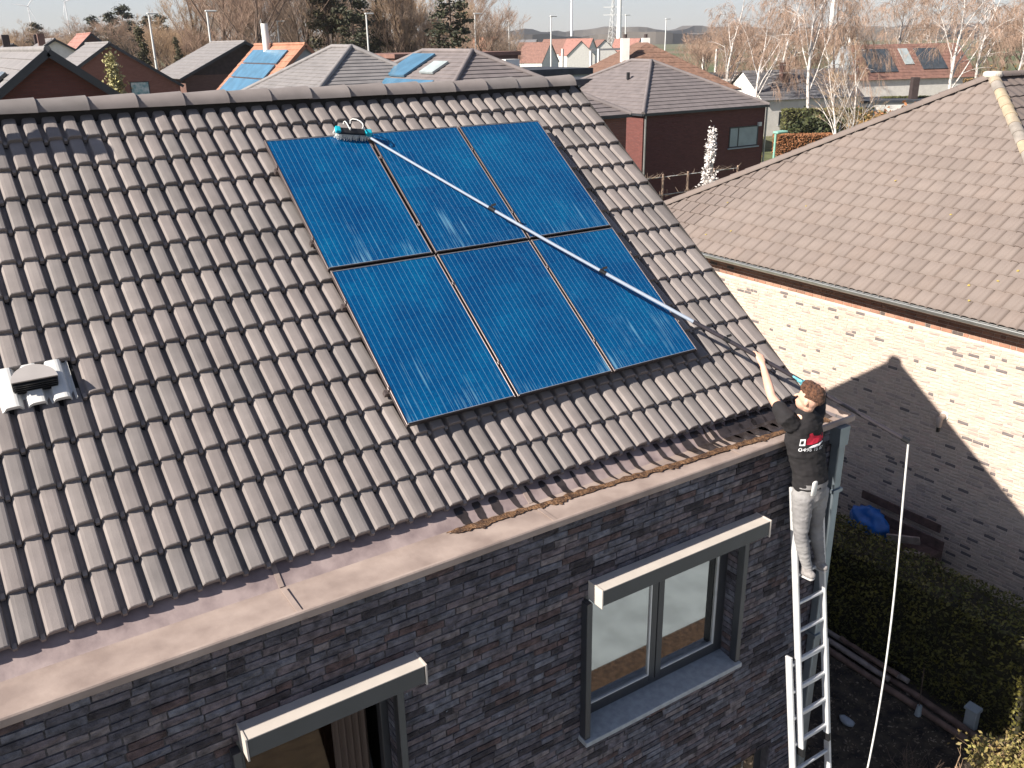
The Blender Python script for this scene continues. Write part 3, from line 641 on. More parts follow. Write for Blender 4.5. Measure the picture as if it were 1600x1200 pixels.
# south face: stepped tile courses in one mesh
b = MB(); dS = APX.y-NY0; sv = Vector((0, dS, APX.z-NEZ)); nr = int(sv.length/NG)
for j in range(nr+1):
    f0, f1 = j/nr, min(1, (j+1.1)/nr); xa = NEX+(APX.x-NEX)*f0; xb = NEX+(APX.x-NEX)*f1
    x = xa
    nw = int((27-xa)/.15); vs = []; fs = []
    for i in range(nw+1):
        x = xa+i*.15; h = .02*(i % 2)
        p0 = c0+sv*f0; p1 = c0+sv*f1; x1 = max(x, xb)
        vs += [(x, p0.y-.01, p0.z+.02+h), (x, p0.y, p0.z-.01+h), (x1, p1.y, p1.z+h*.6)]
    for i in range(nw): fs += [(3*i, 3*i+3, 3*i+5, 3*i+2), (3*i+1, 3*i+4, 3*i+3, 3*i)]
    b.add(vs, fs)
tag(b.build('south_tile', M['ntile_island'], nroof, fix=False), kind='stuff')
capm = ridge_mesh('hip_tile', M['ntile_object'], .38, .125, .11)
M['lichen'] = ramp_mat('hip_tile_lichen', [(0, (.27, .24, .2)), (.3, (.33, .27, .2)), (.6, (.26, .23, .2)), (.8, (.36, .29, .2))], 'object', nscale=6, nvar=.2)
capm2 = ridge_mesh('hip_tile', M['lichen'], .38, .125, .11)
for (q, me) in ((c0, capm2), (c1, capm)):
    d = APX-q; ln = d.length; d.normalize(); n_ = int(ln/.345)
    for i in range(n_):
        p = APX-d*(.345*(i+1)-.02)+Vector((0, 0, .0)); x = -d; y = Vector((0, 0, 1)).cross(x).normalized(); z = x.cross(y)
        o = link('hip_tile', me, nroof); o.matrix_world = Matrix(((x.x, y.x, z.x, p.x), (x.y, y.y, z.y, p.y), (x.z, y.z, z.z, p.z), (0, 0, 0, 1))) @ Matrix.Translation((-.36, 0, 0))
for i in range(28):
    o = link('ridge_tile', capm, nroof); o.location = (APX.x+.1+i*.345, APX.y, APX.z); 
b = MB(); b.prism([APX+Vector((math.cos(t)*.2-.02, math.sin(t)*.2, -.02)) for t in [2*math.pi*k/8 for k in range(8)]], (0, 0, .13)); M['mortar_cap'] = mat('pale_mortar_cap', (.55, .5, .43), .9, .15, 12, .4, 40); bevel(b.build('hip_cap', M['mortar_cap'], nroof), .05, 2)
# moss and lichen spots on the tiles
M['yellow_lichen'] = mat('yellow_lichen', (.34, .25, .06), .9, .3, 40); b = MB(); r_ = random.Random(3)
for (u, v) in [(-6.3, 1.8), (-7.4, .7), (-7.9, .45), (-1.6, 1.15), (-1.75, .85), (-1.3, 2.0), (-2.1, .62), (-1.9, .3), (-5.0, 2.9), (-8.2, 1.5), (-3.4, 2.2)]:
    p = NM @ Vector((u, v, .034)); vs = []
    for q in range(9):
        t = q*2*math.pi/9; rr = r_.uniform(.012, .03); vs.append(NM @ Vector((u+math.cos(t)*rr, v+math.sin(t)*rr, .03)))
    b.add([p]+vs, [(0, 1+q, 1+(q+1) % 9) for q in range(9)])
tag(b.build('lichen_spot', M['yellow_lichen'], nroof), kind='stuff')
# gutter and flue
b = MB(); pr = [(math.cos(t)*.065, math.sin(t)*.065) for t in [math.pi+math.pi*k/8 for k in range(9)]]; vs = []; fs = []
for y in (NY0, NY1):
    for (dx, dz_) in pr: vs.append((NEX-.055+dx, y, NEZ-.035+dz_))
for i in range(8): fs.append((i, i+1, 9+i+1, 9+i))
b.add(vs, fs, 0, True); M['zinc_grey'] = mat('grey_zinc', (.42, .42, .40), .35, .1, 6, 0, 40, .7); b.tube([(NEX-.12, NY0, NEZ-.03), (NEX-.12, NY1, NEZ-.03)], .012, 6); b.build('gutter', M['zinc_grey'], nh, fix=False)
b = MB(); b.box((NEX, NY0+.05, NEZ-.14), (NX+.05, NY1-.05, NEZ-.12)); b.build('soffit', M['brown_brick'], nh)
fl = link('flue', None, nh); fy, fz = 2.05, 2.92
M['flue'] = mat('beige_flue', (.36, .29, .24), .5, .1, 10)
b = MB(); b.tube([(NX+.02, fy, fz), (NX-.10, fy, fz), (NX-.13, fy, fz-.03), (NX-.13, fy, fz-.17)], [.05, .05, .052, .045], 10); b.build('flue_elbow', M['flue'], fl); b = MB(); b.tube([(NX-.13, fy, fz-.165), (NX-.13, fy, fz-.26)], .03, 8); b.build('flue_tip', M['black'], fl); b = MB(); b.tube([(NX+.012, fy, fz), (NX-.012, fy, fz)], .075, 12); b.build('flue_collar', M['white_plastic'], fl)
# ================================================================ ladder
def ly(z): return -1.05-.16*(5.27-z)
lad = thing('extension_ladder', 'aluminium extension ladder leaning on the house corner under the worker', 'ladder', (3.42, ly(0), 0))
lad_off = Vector(lad.location)
def lp(x, z, d=0.): return Vector((x, ly(z)+d, z))-lad_off
def rail(x, za, zc, d, wd=.026, dp=.066):
    b = MB(); b.bar(lp(x, za, d), lp(x, zc, d), wd, dp, (0, 1, .16)); return bevel(b.build('rail', M['alu'], lad), .005)
for x in (3.195, 3.565): rail(x, 2.62, 5.27, -.035)
for x in (3.125, 3.635): rail(x, 0, 3.62, .012, .028, .07)
for k in range(10):
    z = 2.75+.28*k
    if z > 5.2: break
    b = MB(); b.bar(lp(3.20, z, -.035), lp(3.56, z, -.035), .034, .03, (0, 0, 1)); bevel(b.build('rung', M['alu'], lad), .006)
for k in range(13):
    z = .16+.28*k
    if z > 3.6: break
    b = MB(); b.bar(lp(3.13, z, .012), lp(3.63, z, .012), .034, .03, (0, 0, 1)); bevel(b.build('rung', M['alu'], lad), .006)
for x in (3.195, 3.565):
    b = MB(); b.bar(lp(x, 2.58, -.035), lp(x, 2.66, -.035), .034, .074, (0, 1, .16)); b.build('end_cap', M['black'], lad)
for x in (3.125, 3.635):
    b = MB(); b.box(tuple(lp(x, 0)-Vector((.03, .06, 0))), tuple(lp(x, 0)+Vector((.03, .06, .06)))); b.build('foot', M['black'], lad)

# ================================================================ washing pole with brush, hose
PB = RP(.0, 0)*0+Vector((.885, 2.617, 8.241)); HD = Vector((3.226, -.536, 6.340))
def roof_at(x, s, n): return RP(x, s, n)
PB = HD+(Vector((2.885, -.0817, 6.617))-HD)*(1/.15)
def pp(t): return PB+(HD-PB)*t+Vector((0, 0, -.03*math.sin(math.pi*min(1, t))))
pole = thing('washing_pole', 'long telescopic washing pole lying across the solar panels', 'pole', tuple(PB))
M['pole_l'] = mat('pale_blue_grey_pole', (.40, .45, .52), .3, .05, 8, 0, 50, .3); M['pole_d'] = mat('dark_carbon_pole', (.035, .03, .035), .3, .1, 20); M['teal'] = mat('teal_plastic', (.01, .33, .42), .35, .08, 8); M['bristle'] = mat('white_bristles', (.75, .77, .75), .8, .15, 60)
segs = [(.0, .33, .0125, 'pole_l'), (.33, .62, .0145, 'pole_l'), (.62, .845, .0165, 'pole_l'), (.845, 1.345, .019, 'pole_d')]
for (a, c, rr, m_) in segs:
    b = MB(); b.tube([pp(a+(c-a)*q/6)-PB for q in range(7)], rr, 10); b.build('tube_section', M[m_], pole)
for t in (.335, .62, .925):
    b = MB(); d = (HD-PB).normalized(); b.tube([pp(t)-PB-d*.03, pp(t)-PB+d*.035], .021, 10); o = b.build('clamp', M['black'], pole)
    b = MB(); b.bar(pp(t)-PB+Vector((0, 0, .03)), pp(t)-PB+Vector((.03, -.03, .045)), .012, .02); b.build('clamp_lever', M['black'], o)
b = MB(); b.tube([pp(1.335)-PB, pp(1.352)-PB], .024, 10); b.build('end_fitting', M['black'], pole)
# brush head, lying across the top of the left panel
bh = link('brush_head', None, pole); ux = Vector((-1, .0, 0)); X_ = Vector((1, 0, 0))
def br(u, v, n): return (X_*u+SL*v+NR*n)
d1 = (X_*-.92+SL*.18).normalized(); d2 = NR.cross(d1)
def bq(a, c, n): return d1*a+d2*c+NR*n
b = MB(); b.obox(bq(.03, -.05, .03), bq(.36, 0, 0), bq(0, .10, 0), NR*.035); bevel(b.build('brush_block', M['black'], bh), .01, 2)
b = MB(); b.obox(bq(.02, -.062, -.03), bq(.40, 0, 0), bq(0, .03, 0), NR*.075); b.build('brush_strip', M['alu'], bh)
b = MB(); r_ = random.Random(8)
for k in range(420):
    p = bq(r_.uniform(.0, .42), r_.uniform(-.06, .06), .03); q = p+bq(r_.uniform(-.02, .02), r_.uniform(-.025, .025), -.075); b.bar(p, q, .003, .003)
tag(b.build('bristle', M['bristle'], bh), kind='stuff')
b = MB(); b.obox(bq(.35, -.05, .035), bq(.075, 0, 0), bq(0, .10, 0), NR*.055); bevel(b.build('end_block', M['teal'], bh), .015, 2)
b = MB(); b.obox(bq(-.07, -.04, .0), bq(.09, 0, 0), bq(0, .085, 0), NR*.08); bevel(b.build('pivot', M['teal'], bh), .015, 2)
b = MB(); pts = [bq(.02+.17*q/10+.03*math.sin(q*.9), -.05+.10*math.sin(q*.55), .075+.10*math.sin(math.pi*q/10)) for q in range(11)]; b.tube(pts, .008, 6); b.build('brush_hose', M['white_plastic'], bh)
b = MB(); pts = [bq(.22+.08*q/8, -.04+.09*math.sin(q*.7), .075+.05*math.sin(math.pi*q/8)) for q in range(9)]; b.tube(pts, .008, 6); b.build('brush_hose', M['white_plastic'], bh)
bh.scale = (.72, .72, .72)
PE = pp(1.345)
hs = MB(); pts = [PE, PE+Vector((.02, -.015, -.04))]
for q in range(1, 25):
    t = q/24; pts.append(Vector((PE.x+.02+.13*math.sin(math.pi*t)**1.3-.02*t, PE.y-.015-.06*math.sin(t*3), PE.z*(1-t)+.015*t)))
for q in range(1, 14): pts.append(Vector((pts[25].x-.12*q, pts[25].y-.10*q-.1*math.sin(q*.6), .015)))
hs.tube(pts, .0095, 8); o = hs.build('water_hose', M['white_plastic']); tag(o, 'thin white hose hanging from the lower end of the washing pole', 'hose')

# ================================================================ the person on the ladder
M['skin'] = mat('skin', (.62, .36, .26), .55, .08, 12, .05, 120); M['shirt'] = mat('black_cotton', (.013, .011, .012), .9, .25, 10, .3, 200); M['jeans'] = mat('grey_washed_jeans', (.22, .21, .21), .9, .12, 4, .25, 260, col2=(.29, .28, .275))
M['hair'] = mat('auburn_hair', (.085, .036, .02), .55, .4, 55, .8, 190, col2=(.17, .075, .038)); M['shoe'] = mat('grey_shoe', (.26, .24, .23), .8, .2, 30, .3, 90); M['sole'] = mat('shoe_sole', (.45, .43, .41), .7, .1, 20); M['glove'] = mat('light_blue_glove', (.16, .50, .58), .55, .1, 20, .2, 90)
M['print_white'] = mat('white_print', (.80, .80, .80), .8, .02); M['print_red'] = mat('red_print', (.55, .012, .04), .8, .05)
per = thing('person', 'person in black T-shirt and grey jeans on the ladder reaching with the pole', 'person', (3.35, -1.25, 4.41)); PO = Vector(per.location)
def loft(b, pts, rads, n=14, hint=(1, 0, 0)):
    """closed tapered limb: rads are (across, deep) pairs; rounded ends"""
    pts = [Vector(p) for p in pts]; P = []; Q = []
    d0 = (pts[0]-pts[1]).normalized(); d1 = (pts[-1]-pts[-2]).normalized(); r0 = min(rads[0]); r1 = min(rads[-1])
    for f, g in ((.98, .2), (.7, .7)): P.append(pts[0]+d0*r0*f); Q.append((rads[0][0]*g, rads[0][1]*g))
    P += pts; Q += list(rads)
    for f, g in ((.7, .7), (.98, .2)): P.append(pts[-1]+d1*r1*f); Q.append((rads[-1][0]*g, rads[-1][1]*g))
    rings = []
    for i, p in enumerate(P):
        d = (P[min(i+1, len(P)-1)]-P[max(i-1, 0)]).normalized(); x = Vector(hint)-d*Vector(hint).dot(d)
        if x.length < .1: x = Vector((0, 1, 0))-d*d.y
        x.normalize(); y = d.cross(x); rings.append([p+x*Q[i][0]*math.cos(2*math.pi*k/n)+y*Q[i][1]*math.sin(2*math.pi*k/n) for k in range(n)])
    vs = [v for r_ in rings for v in r_]; fs = [(i*n+k, i*n+(k+1) % n, (i+1)*n+(k+1) % n, (i+1)*n+k) for i in range(len(rings)-1) for k in range(n)]
    fs += [tuple(range(n))[::-1], tuple(range((len(rings)-1)*n, len(rings)*n))]; b.add(vs, fs, 0, True); return b
def ell(b, c, r3, n=16, m_=10, rot=None):
    c = Vector(c); vs = []; fs = []
    for j in range(m_+1):
        t = math.pi*j/m_
        for k in range(n):
            v = Vector((r3[0]*math.sin(t)*math.cos(2*math.pi*k/n), r3[1]*math.sin(t)*math.sin(2*math.pi*k/n), r3[2]*math.cos(t)))
            if rot: v = rot @ v
            vs.append(c+v)
    for j in range(m_):
        for k in range(n): fs.append((j*n+k, j*n+(k+1) % n, (j+1)*n+(k+1) % n, (j+1)*n+k))
    b.add(vs, fs, 0, True); return b
def evaluated(o):                          # mesh of an object with its modifiers, worked out in a scratch scene
    ts = bpy.data.scenes.new('scratch'); ts.collection.objects.link(o); 
    with bpy.context.temp_override(scene=ts, view_layer=ts.view_layers[0]):
        dg = bpy.context.evaluated_depsgraph_get(); me = bpy.data.meshes.new_from_object(o.evaluated_get(dg))
    bpy.data.objects.remove(o); bpy.data.scenes.remove(ts); return me
def fuse(b, name, mt, parent, vox=.008, smooth=4, wrinkle=0., wsc=9., fac=.5):
    """union of the lofts into one continuous surface"""
    me = MB.mesh(b, name, mt); bm = bmesh.new(); bm.from_mesh(me); bmesh.ops.remove_doubles(bm, verts=bm.verts, dist=1e-5); bmesh.ops.recalc_face_normals(bm, faces=bm.faces); bm.to_mesh(me); bm.free()
    o = bpy.data.objects.new('tmp', me)
    m = o.modifiers.new('r', 'REMESH'); m.mode = 'VOXEL'; m.voxel_size = vox; m.use_smooth_shade = True
    if smooth: s_ = o.modifiers.new('s', 'SMOOTH'); s_.iterations = smooth; s_.factor = fac
    out = evaluated(o)
    out.name = name; out.materials.clear(); out.materials.append(mt)
    if wrinkle:
        nrm = [v.normal.copy() for v in out.vertices]; cos = [v.co.copy() for v in out.vertices]; flat = []
        for c_, n_ in zip(cos, nrm):
            v = c_; q = mnoise.noise(Vector((v.x*wsc, v.y*wsc, v.z*wsc*2.6)))+.5*mnoise.noise(Vector((v.x*wsc*2.3+4, v.y*wsc*2.3, v.z*wsc*5))); flat += list(c_+n_*wrinkle*q)
        out.vertices.foreach_set('co', flat); out.update()
    out.polygons.foreach_set('use_smooth', [True]*len(out.polygons))
    r_ = link(name, out, parent); r_.matrix_parent_inverse = Matrix.Translation(-PO); return r_
J = dict(hl=(3.17, -1.22, 5.27), hr=(3.37, -1.215, 5.25), kl=(3.18, -1.235, 4.87), kr=(3.42, -1.20, 4.86), al=(3.285, -1.265, 4.50), ar=(3.50, -1.235, 4.49),
    sl=(2.985, -1.105, 6.0), sr=(3.40, -1.08, 5.965), el=(3.075, -.86, 6.09), er=(3.60, -.97, 6.08), wl=(3.20, -.63, 6.275), wr=(3.47, -.865, 6.13),
    neck=(3.19, -1.135, 6.04), head=(3.165, -1.175, 6.155), chest=(3.21, -1.13, 5.78), belly=(3.25, -1.19, 5.5), pel=(3.26, -1.215, 5.32))
J = {k: Vector(v) for k, v in J.items()}
# skin: head with nose and ears, neck, arms, hands; legs and trunk continue under the clothes
b = MB(); hrot = Matrix.Rotation(R(20), 3, 'Z') @ Matrix.Rotation(R(14), 3, 'X')
def hp(x, y, z): return J['head']+hrot @ Vector((x, y, z))
ell(b, hp(0, .0, .02), (.076, .094, .105), rot=hrot); ell(b, hp(0, .035, -.055), (.056, .062, .062), rot=hrot)   # skull and jaw
loft(b, [hp(0, .098, .0), hp(0, .116, -.022)], [(.011, .011), (.014, .012)], 8); ell(b, hp(0, .094, -.055), (.022, .01, .008), 8, 6, hrot)
for s_ in (-1, 1):
    ell(b, hp(.078*s_, -.005, -.008), (.011, .021, .032), 8, 6, hrot); ell(b, hp(.03*s_, .083, .008), (.014, .008, .008), 8, 6, hrot)
loft(b, [J['neck']-Vector((0, 0, .06)), J['neck'], hp(0, -.012, -.05)], [(.075, .07), (.058, .058), (.055, .06)])
loft(b, [J['sl'], J['sl'].lerp(J['el'], .5), J['el'], J['el'].lerp(J['wl'], .35), J['wl']], [(.055, .055), (.047, .049), (.039, .041), (.040, .042), (.026, .029)], 12)
loft(b, [J['sr'], J['sr'].lerp(J['er'], .5), J['er'], J['er'].lerp(J['wr'], .35), J['wr']], [(.055, .055), (.047, .049), (.041, .041), (.041, .042), (.028, .03)], 12)
loft(b, [J['pel'], J['belly'], J['chest'], J['neck']-Vector((0, .0, .07))], [(.15, .10), (.145, .095), (.165, .105), (.12, .08)])
for a, k_, q in (('hl', 'kl', 'al'), ('hr', 'kr', 'ar')): loft(b, [J[a], J[a].lerp(J[k_], .5), J[k_], J[k_].lerp(J[q], .4), J[q]], [(.082, .085), (.07, .072), (.05, .054), (.05, .054), (.034, .04)])
def hand(b, wrist, grip, axis, n=10, sc_=1.0):
    """palm plus four fingers closing round a pole at grip (axis = pole direction), and a thumb from the side of the palm"""
    ax = axis.normalized(); to = (grip-wrist); to -= ax*to.dot(ax)*.2; to.normalize(); up = to.cross(ax).normalized()
    if up.z < 0: up = -up
    palm = grip+up*.024-to*.03
    loft(b, [wrist, wrist.lerp(palm, .6), palm+to*.01], [(.024, .028), (.036, .02), (.041, .016)], 12, hint=ax)
    for i, ln in enumerate((.85, 1.0, .95, .75)):
        o_ = ax*(-.031+.0205*i); p0 = palm+o_+to*.012; p1 = palm+o_+to*.040*ln+up*.004; p2 = grip+o_+to*.034-up*.004; p3 = grip+o_+to*.016-up*.026
        loft(b, [p0, p1, p2, p3], [(.0095, .0095), (.0092, .0092), (.0085, .0085), (.0075, .0075)], 8)
    t0 = palm-ax*.036-to*.015; t1 = palm-ax*.055-up*.016+to*.005; t2 = grip-ax*.05-up*.03+to*.0
    loft(b, [t0, t1, t2], [(.013, .013), (.0115, .0115), (.0095, .0095)], 8)
paxis = (HD-PB).normalized()
hand(b, J['wl'], pp(1.0)+Vector((0, 0, .005)), -paxis)
body = fuse(b, 'body', M['skin'], per, .0062, 3)
bg = MB(); hand(bg, J['wr'], pp(1.094), -paxis); loft(bg, [J['wr'].lerp(J['er'], .16), J['wr']], [(.037, .037), (.033, .034)]); fuse(bg, 'glove', M['glove'], per, .0065, 2, .002, 30).scale = (1, 1, 1)
# hair cap
b = MB(); ell(b, hp(0, -.012, .036), (.084, .100, .102), rot=hrot); ell(b, hp(0, .03, .095), (.06, .06, .045), rot=hrot); hme = MB.mesh(b, 'hair', M['hair']); bm = bmesh.new(); bm.from_mesh(hme)
inv = hrot.transposed()
kill = [v for v in bm.verts if (lambda q: q.z < -.035-.25*q.y+ (.10 if q.y > .045 else 0) or (abs(q.x) > .066 and q.z < .02 and q.y > -.05))(inv @ (v.co-J['head']))]
bmesh.ops.delete(bm, geom=kill, context='VERTS')
bmesh.ops.subdivide_edges(bm, edges=bm.edges[:], cuts=2, use_grid_fill=True)
for v in bm.verts: v.co += v.normal*.012*mnoise.noise(v.co*38)+v.normal*.006*mnoise.noise(v.co*90)
bm.to_mesh(hme); bm.free(); hr = link('hair', hme, per); hr.matrix_parent_inverse = Matrix.Translation(-PO); sld = hr.modifiers.new('t', 'SOLIDIFY'); sld.thickness = .012; sld.offset = -1
hme.polygons.foreach_set('use_smooth', [True]*len(hme.polygons))
# T-shirt with short sleeves
b = MB(); loft(b, [J['pel']+Vector((0, 0, .035)), J['belly'], J['chest'], J['chest'].lerp(J['neck'], .55), J['neck']-Vector((0, 0, .035))], [(.178, .128), (.172, .122), (.195, .13), (.185, .118), (.095, .085)], 18)
for s_, e_ in (('sl', 'el'), ('sr', 'er')):
    ins = J[s_].lerp(J['chest'], .28); loft(b, [ins, J[s_]+Vector((0, -.005, -.005)), J[s_].lerp(J[e_], .30), J[s_].lerp(J[e_], .46)], [(.085, .085), (.078, .082), (.069, .07), (.066, .066)], 14)
shirt = fuse(b, 'shirt', M['shirt'], per, .0085, 5, .010, 8)
# jeans
b = MB(); loft(b, [J['pel']+Vector((0, 0, .07)), J['pel'], J['pel']-Vector((0, 0, .08))], [(.158, .115), (.17, .125), (.17, .125)], 18)
for a, k_, q in (('hl', 'kl', 'al'), ('hr', 'kr', 'ar')): loft(b, [J[a], J[a].lerp(J[k_], .5), J[k_], J[k_].lerp(J[q], .35), J[k_].lerp(J[q], .75), J[q]+Vector((0, 0, .02))], [(.098, .104), (.080, .085), (.060, .064), (.058, .064), (.047, .051), (.043, .048)], 16)
jeans = fuse(b, 'jeans', M['jeans'], per, .0085, 4, .006, 13)
b = MB(); ring = 20; vs = []; fs = []
for (z, g) in ((.058, 1.0), (.10, .985)):
    for k in range(ring): t = 2*math.pi*k/ring; c = J['pel']; vs.append((c.x+math.cos(t)*.176*g, c.y+math.sin(t)*.13*g, c.z+z-.02))
for k in range(ring): fs.append((k, (k+1) % ring, ring+(k+1) % ring, ring+k))
o = b.add(vs, fs, 0, True).build('waistband', M['jeans'], per, fix=False); o.matrix_parent_inverse = Matrix.Translation(-PO)
# shoes on the rung
for q, s_ in (('al', -1), ('ar', 1)):
    a = J[q]; b = MB(); f = Vector((.12*s_*.5, 1, 0)).normalized()
    loft(b, [a+Vector((0, 0, .015)), a-Vector((0, 0, .03))], [(.046, .052), (.044, .055)]); loft(b, [a-f*.055-Vector((0, 0, .045)), a-Vector((0, 0, .04)), a+f*.07-Vector((0, 0, .048)), a+f*.155-Vector((0, 0, .058))], [(.040, .038), (.043, .044), (.048, .034), (.04, .022)])
    fuse(b, 'shoe', M['shoe'], per, .007, 3)
    b = MB(); loft(b, [a-f*.07-Vector((0, 0, .082)), a-Vector((0, 0, .083)), a+f*.08-Vector((0, 0, .082)), a+f*.165-Vector((0, 0, .078))], [(.038, .012), (.042, .012), (.05, .012), (.04, .011)], 12); o = b.build('shoe_sole', M['sole'], per); o.matrix_parent_inverse = Matrix.Translation(-PO)
# print on the back of the shirt, laid onto the cloth
from mathutils.bvhtree import BVHTree
bmt = bmesh.new(); bmt.from_mesh(shirt.data); bvh = BVHTree.FromBMesh(bmt)
bx_ = Vector((1, -.12, -.06)).normalized(); bz_ = Vector((.08, .10, 1)).normalized(); bc = Vector((3.185, -1.6, 5.79))
def on_back(u, v, lift=.0025):
    p = bc+bx_*u+bz_*v; h = bvh.ray_cast(p, Vector((0, 1, 0)))
    if h[0] is None: return None
    return h[0]+h[1]*lift
def print_mesh(name, m2d, mt, lift=.003):
    vs = []; bad = False
    for (u, v) in m2d[0]:
        q = on_back(u, v, lift)
        vs.append(q if q is not None else Vector((bc.x+u, -1.29, bc.z+v)))
    o = MB().add(vs, m2d[1]).build(name, mt, per, fix=False); o.matrix_parent_inverse = Matrix.Translation(-PO); return o
def text2d(txt, size, x, y, sx=1., shear=0.):
    cu = bpy.data.curves.new('t', 'FONT'); cu.body = txt; cu.size = size; cu.resolution_u = 2; cu.shear = shear; o = bpy.data.objects.new('t', cu); me = evaluated(o)
    bm = bmesh.new(); bm.from_mesh(me); bmesh.ops.triangulate(bm, faces=bm.faces); bm.verts.index_update()
    r_ = ([(x+v.co.x*sx, y+v.co.y) for v in bm.verts], [[v.index for v in f.verts] for f in bm.faces]); bm.free(); return r_
def poly2d(pts, n=6):                      # fan-filled outline, refined
    c = (sum(p[0] for p in pts)/len(pts), sum(p[1] for p in pts)/len(pts)); vs = [c]; fs = []
    for f in (.5, 1.0): vs += [(c[0]+(p[0]-c[0])*f, c[1]+(p[1]-c[1])*f) for p in pts]
    m_ = len(pts)
    for k in range(m_): fs += [(0, 1+k, 1+(k+1) % m_), (1+k, 1+m_+k, 1+m_+(k+1) % m_, 1+(k+1) % m_)]
    return vs, fs
print_mesh('phone_number', text2d('0496 15 87', .048, -.128, -.085, 1.12), M['print_white'])
print_mesh('logo_red', poly2d([(-.075, -.025), (-.08, .02), (-.055, .045), (-.06, .075), (-.03, .08), (-.005, .05), (.04, .042), (.085, .035), (.125, .05), (.13, .01), (.10, -.012), (.04, -.02), (-.02, -.028)]), M['print_red'])
print_mesh('logo_white', poly2d([(-.125, -.035), (-.128, .028), (-.088, .03), (-.086, -.033)]), M['print_white'], .0028)
print_mesh('logo_white', poly2d([(-.06, -.048), (-.02, -.036), (.05, -.03), (.125, -.018), (.125, -.03), (.06, -.044), (.0, -.05), (-.05, -.056)]), M['print_white'], .0032)
print_mesh('logo_mark', poly2d([(-.118, -.022), (-.12, .012), (-.098, .014), (-.097, -.02)]), M['shirt'], .005)
bmt.free()
b = MB(); loft(b, [(3.135, -1.352, 5.335), (3.132, -1.358, 5.455)], [(.034, .013), (.031, .013)], 14); o = b.build('scraper', M['white_plastic']); tag(o, 'white rounded scraper tucked into the waistband at the back of the person', 'scraper')
# ================================================================ garden between the houses
M['soil'] = mat('dark_garden_soil', (.035, .026, .02), .95, .5, 5, .8, 30, col2=(.075, .055, .035), coord='Object'); M['reflected_terrace'] = mat('pale_terrace', (.37, .42, .42), .9, .12, 2, .1, 40); M['bedsoil'] = mat('brown_mulch', (.075, .045, .026), .95, .4, 14, .6, 40)
tag(MB().quad((4.05, -3.2, .004), (8.9, -3.2, .004), (8.9, 8, .004), (4.05, 8, .004)).build('garden_soil', M['soil']), kind='structure')
tag(MB().quad((-12, -9.5, .008), (18, -9.5, .008), (18, -3.6, .008), (-12, -3.6, .008)).build('reflected_terrace', M['reflected_terrace']), kind='structure')  # out of view, added pale for the window panes to reflect
tag(MB().quad((-12, -4.3, .010), (3.3, -4.3, .010), (3.3, -.97, .010), (-12, -.97, .010)).build('reflected_planting', M['bedsoil']), kind='structure')  # widened out of view for a brown band in the window reflections
tag(MB().quad((3.3, -4.75, .013), (9, -4.75, .013), (9, -3.25, .013), (3.3, -3.25, .013)).build('reflected_planting', M['bedsoil']), kind='structure')  # unseen strip added for the brown reflection low in the window
def leaf_cloud(b, pts, size, rr, flat=.4):
    for p in pts:
        a = Vector((rr.gauss(0, 1), rr.gauss(0, 1), rr.gauss(0, 1)*flat)).normalized(); c = a.cross(Vector((rr.gauss(0, 1), rr.gauss(0, 1), rr.gauss(0, 1)))).normalized(); s_ = size*rr.uniform(.6, 1.4)
        b.add([p-a*s_, p+c*s_*.5, p+a*s_, p-c*s_*.5], [(0, 1, 2, 3)])
def leaf_mat(name, c, c2, rough=.7):
    return mat(name, c, rough, .3, 3, src='island', rv=.4, col2=c2, coord='Object')
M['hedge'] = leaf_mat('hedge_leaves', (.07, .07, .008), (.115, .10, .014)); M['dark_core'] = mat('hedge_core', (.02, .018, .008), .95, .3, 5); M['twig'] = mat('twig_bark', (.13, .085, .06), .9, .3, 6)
def hedge(name, label, x0, x1, y0, y1, h, n, m_='hedge', size=.03, seed=1, base=0.):
    t = thing(name, label, 'hedge', ((x0+x1)/2, (y0+y1)/2, base)); r_ = random.Random(seed); hx, hy = (x1-x0)/2, (y1-y0)/2
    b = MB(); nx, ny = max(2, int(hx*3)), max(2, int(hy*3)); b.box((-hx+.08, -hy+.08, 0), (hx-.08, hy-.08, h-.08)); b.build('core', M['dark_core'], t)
    pts = []; A = [2*hy*h, 2*hy*h, 2*hx*h, 2*hx*h, 4*hx*hy]; tot = sum(A)
    for _ in range(n):
        q = r_.uniform(0, tot); d = abs(r_.gauss(0, .05))-.03
        if q < A[0]: p = Vector((-hx+d, r_.uniform(-hy, hy), r_.uniform(0, h)))
        elif q < A[0]+A[1]: p = Vector((hx-d, r_.uniform(-hy, hy), r_.uniform(0, h)))
        elif q < sum(A[:3]): p = Vector((r_.uniform(-hx, hx), -hy+d, r_.uniform(0, h)))
        elif q < sum(A[:4]): p = Vector((r_.uniform(-hx, hx), hy-d, r_.uniform(0, h)))
        else: p = Vector((r_.uniform(-hx, hx), r_.uniform(-hy, hy), h-d))
        bu = .05*mnoise.noise((p+Vector((x0, y0, 0)))*2.2); p += Vector((p.x/hx*bu, p.y/hy*bu*.3, bu if p.z > h*.8 else 0)); pts.append(p)
    b = MB(); leaf_cloud(b, pts, size, r_, .8); tag(b.build('foliage', M[m_], t, fix=False), kind='stuff'); return t
hedge('clipped_hedge', 'tall dark clipped hedge between the two brick houses', 8.02, 8.88, -2.3, 7.2, 1.62, 40000, size=.028, seed=3)
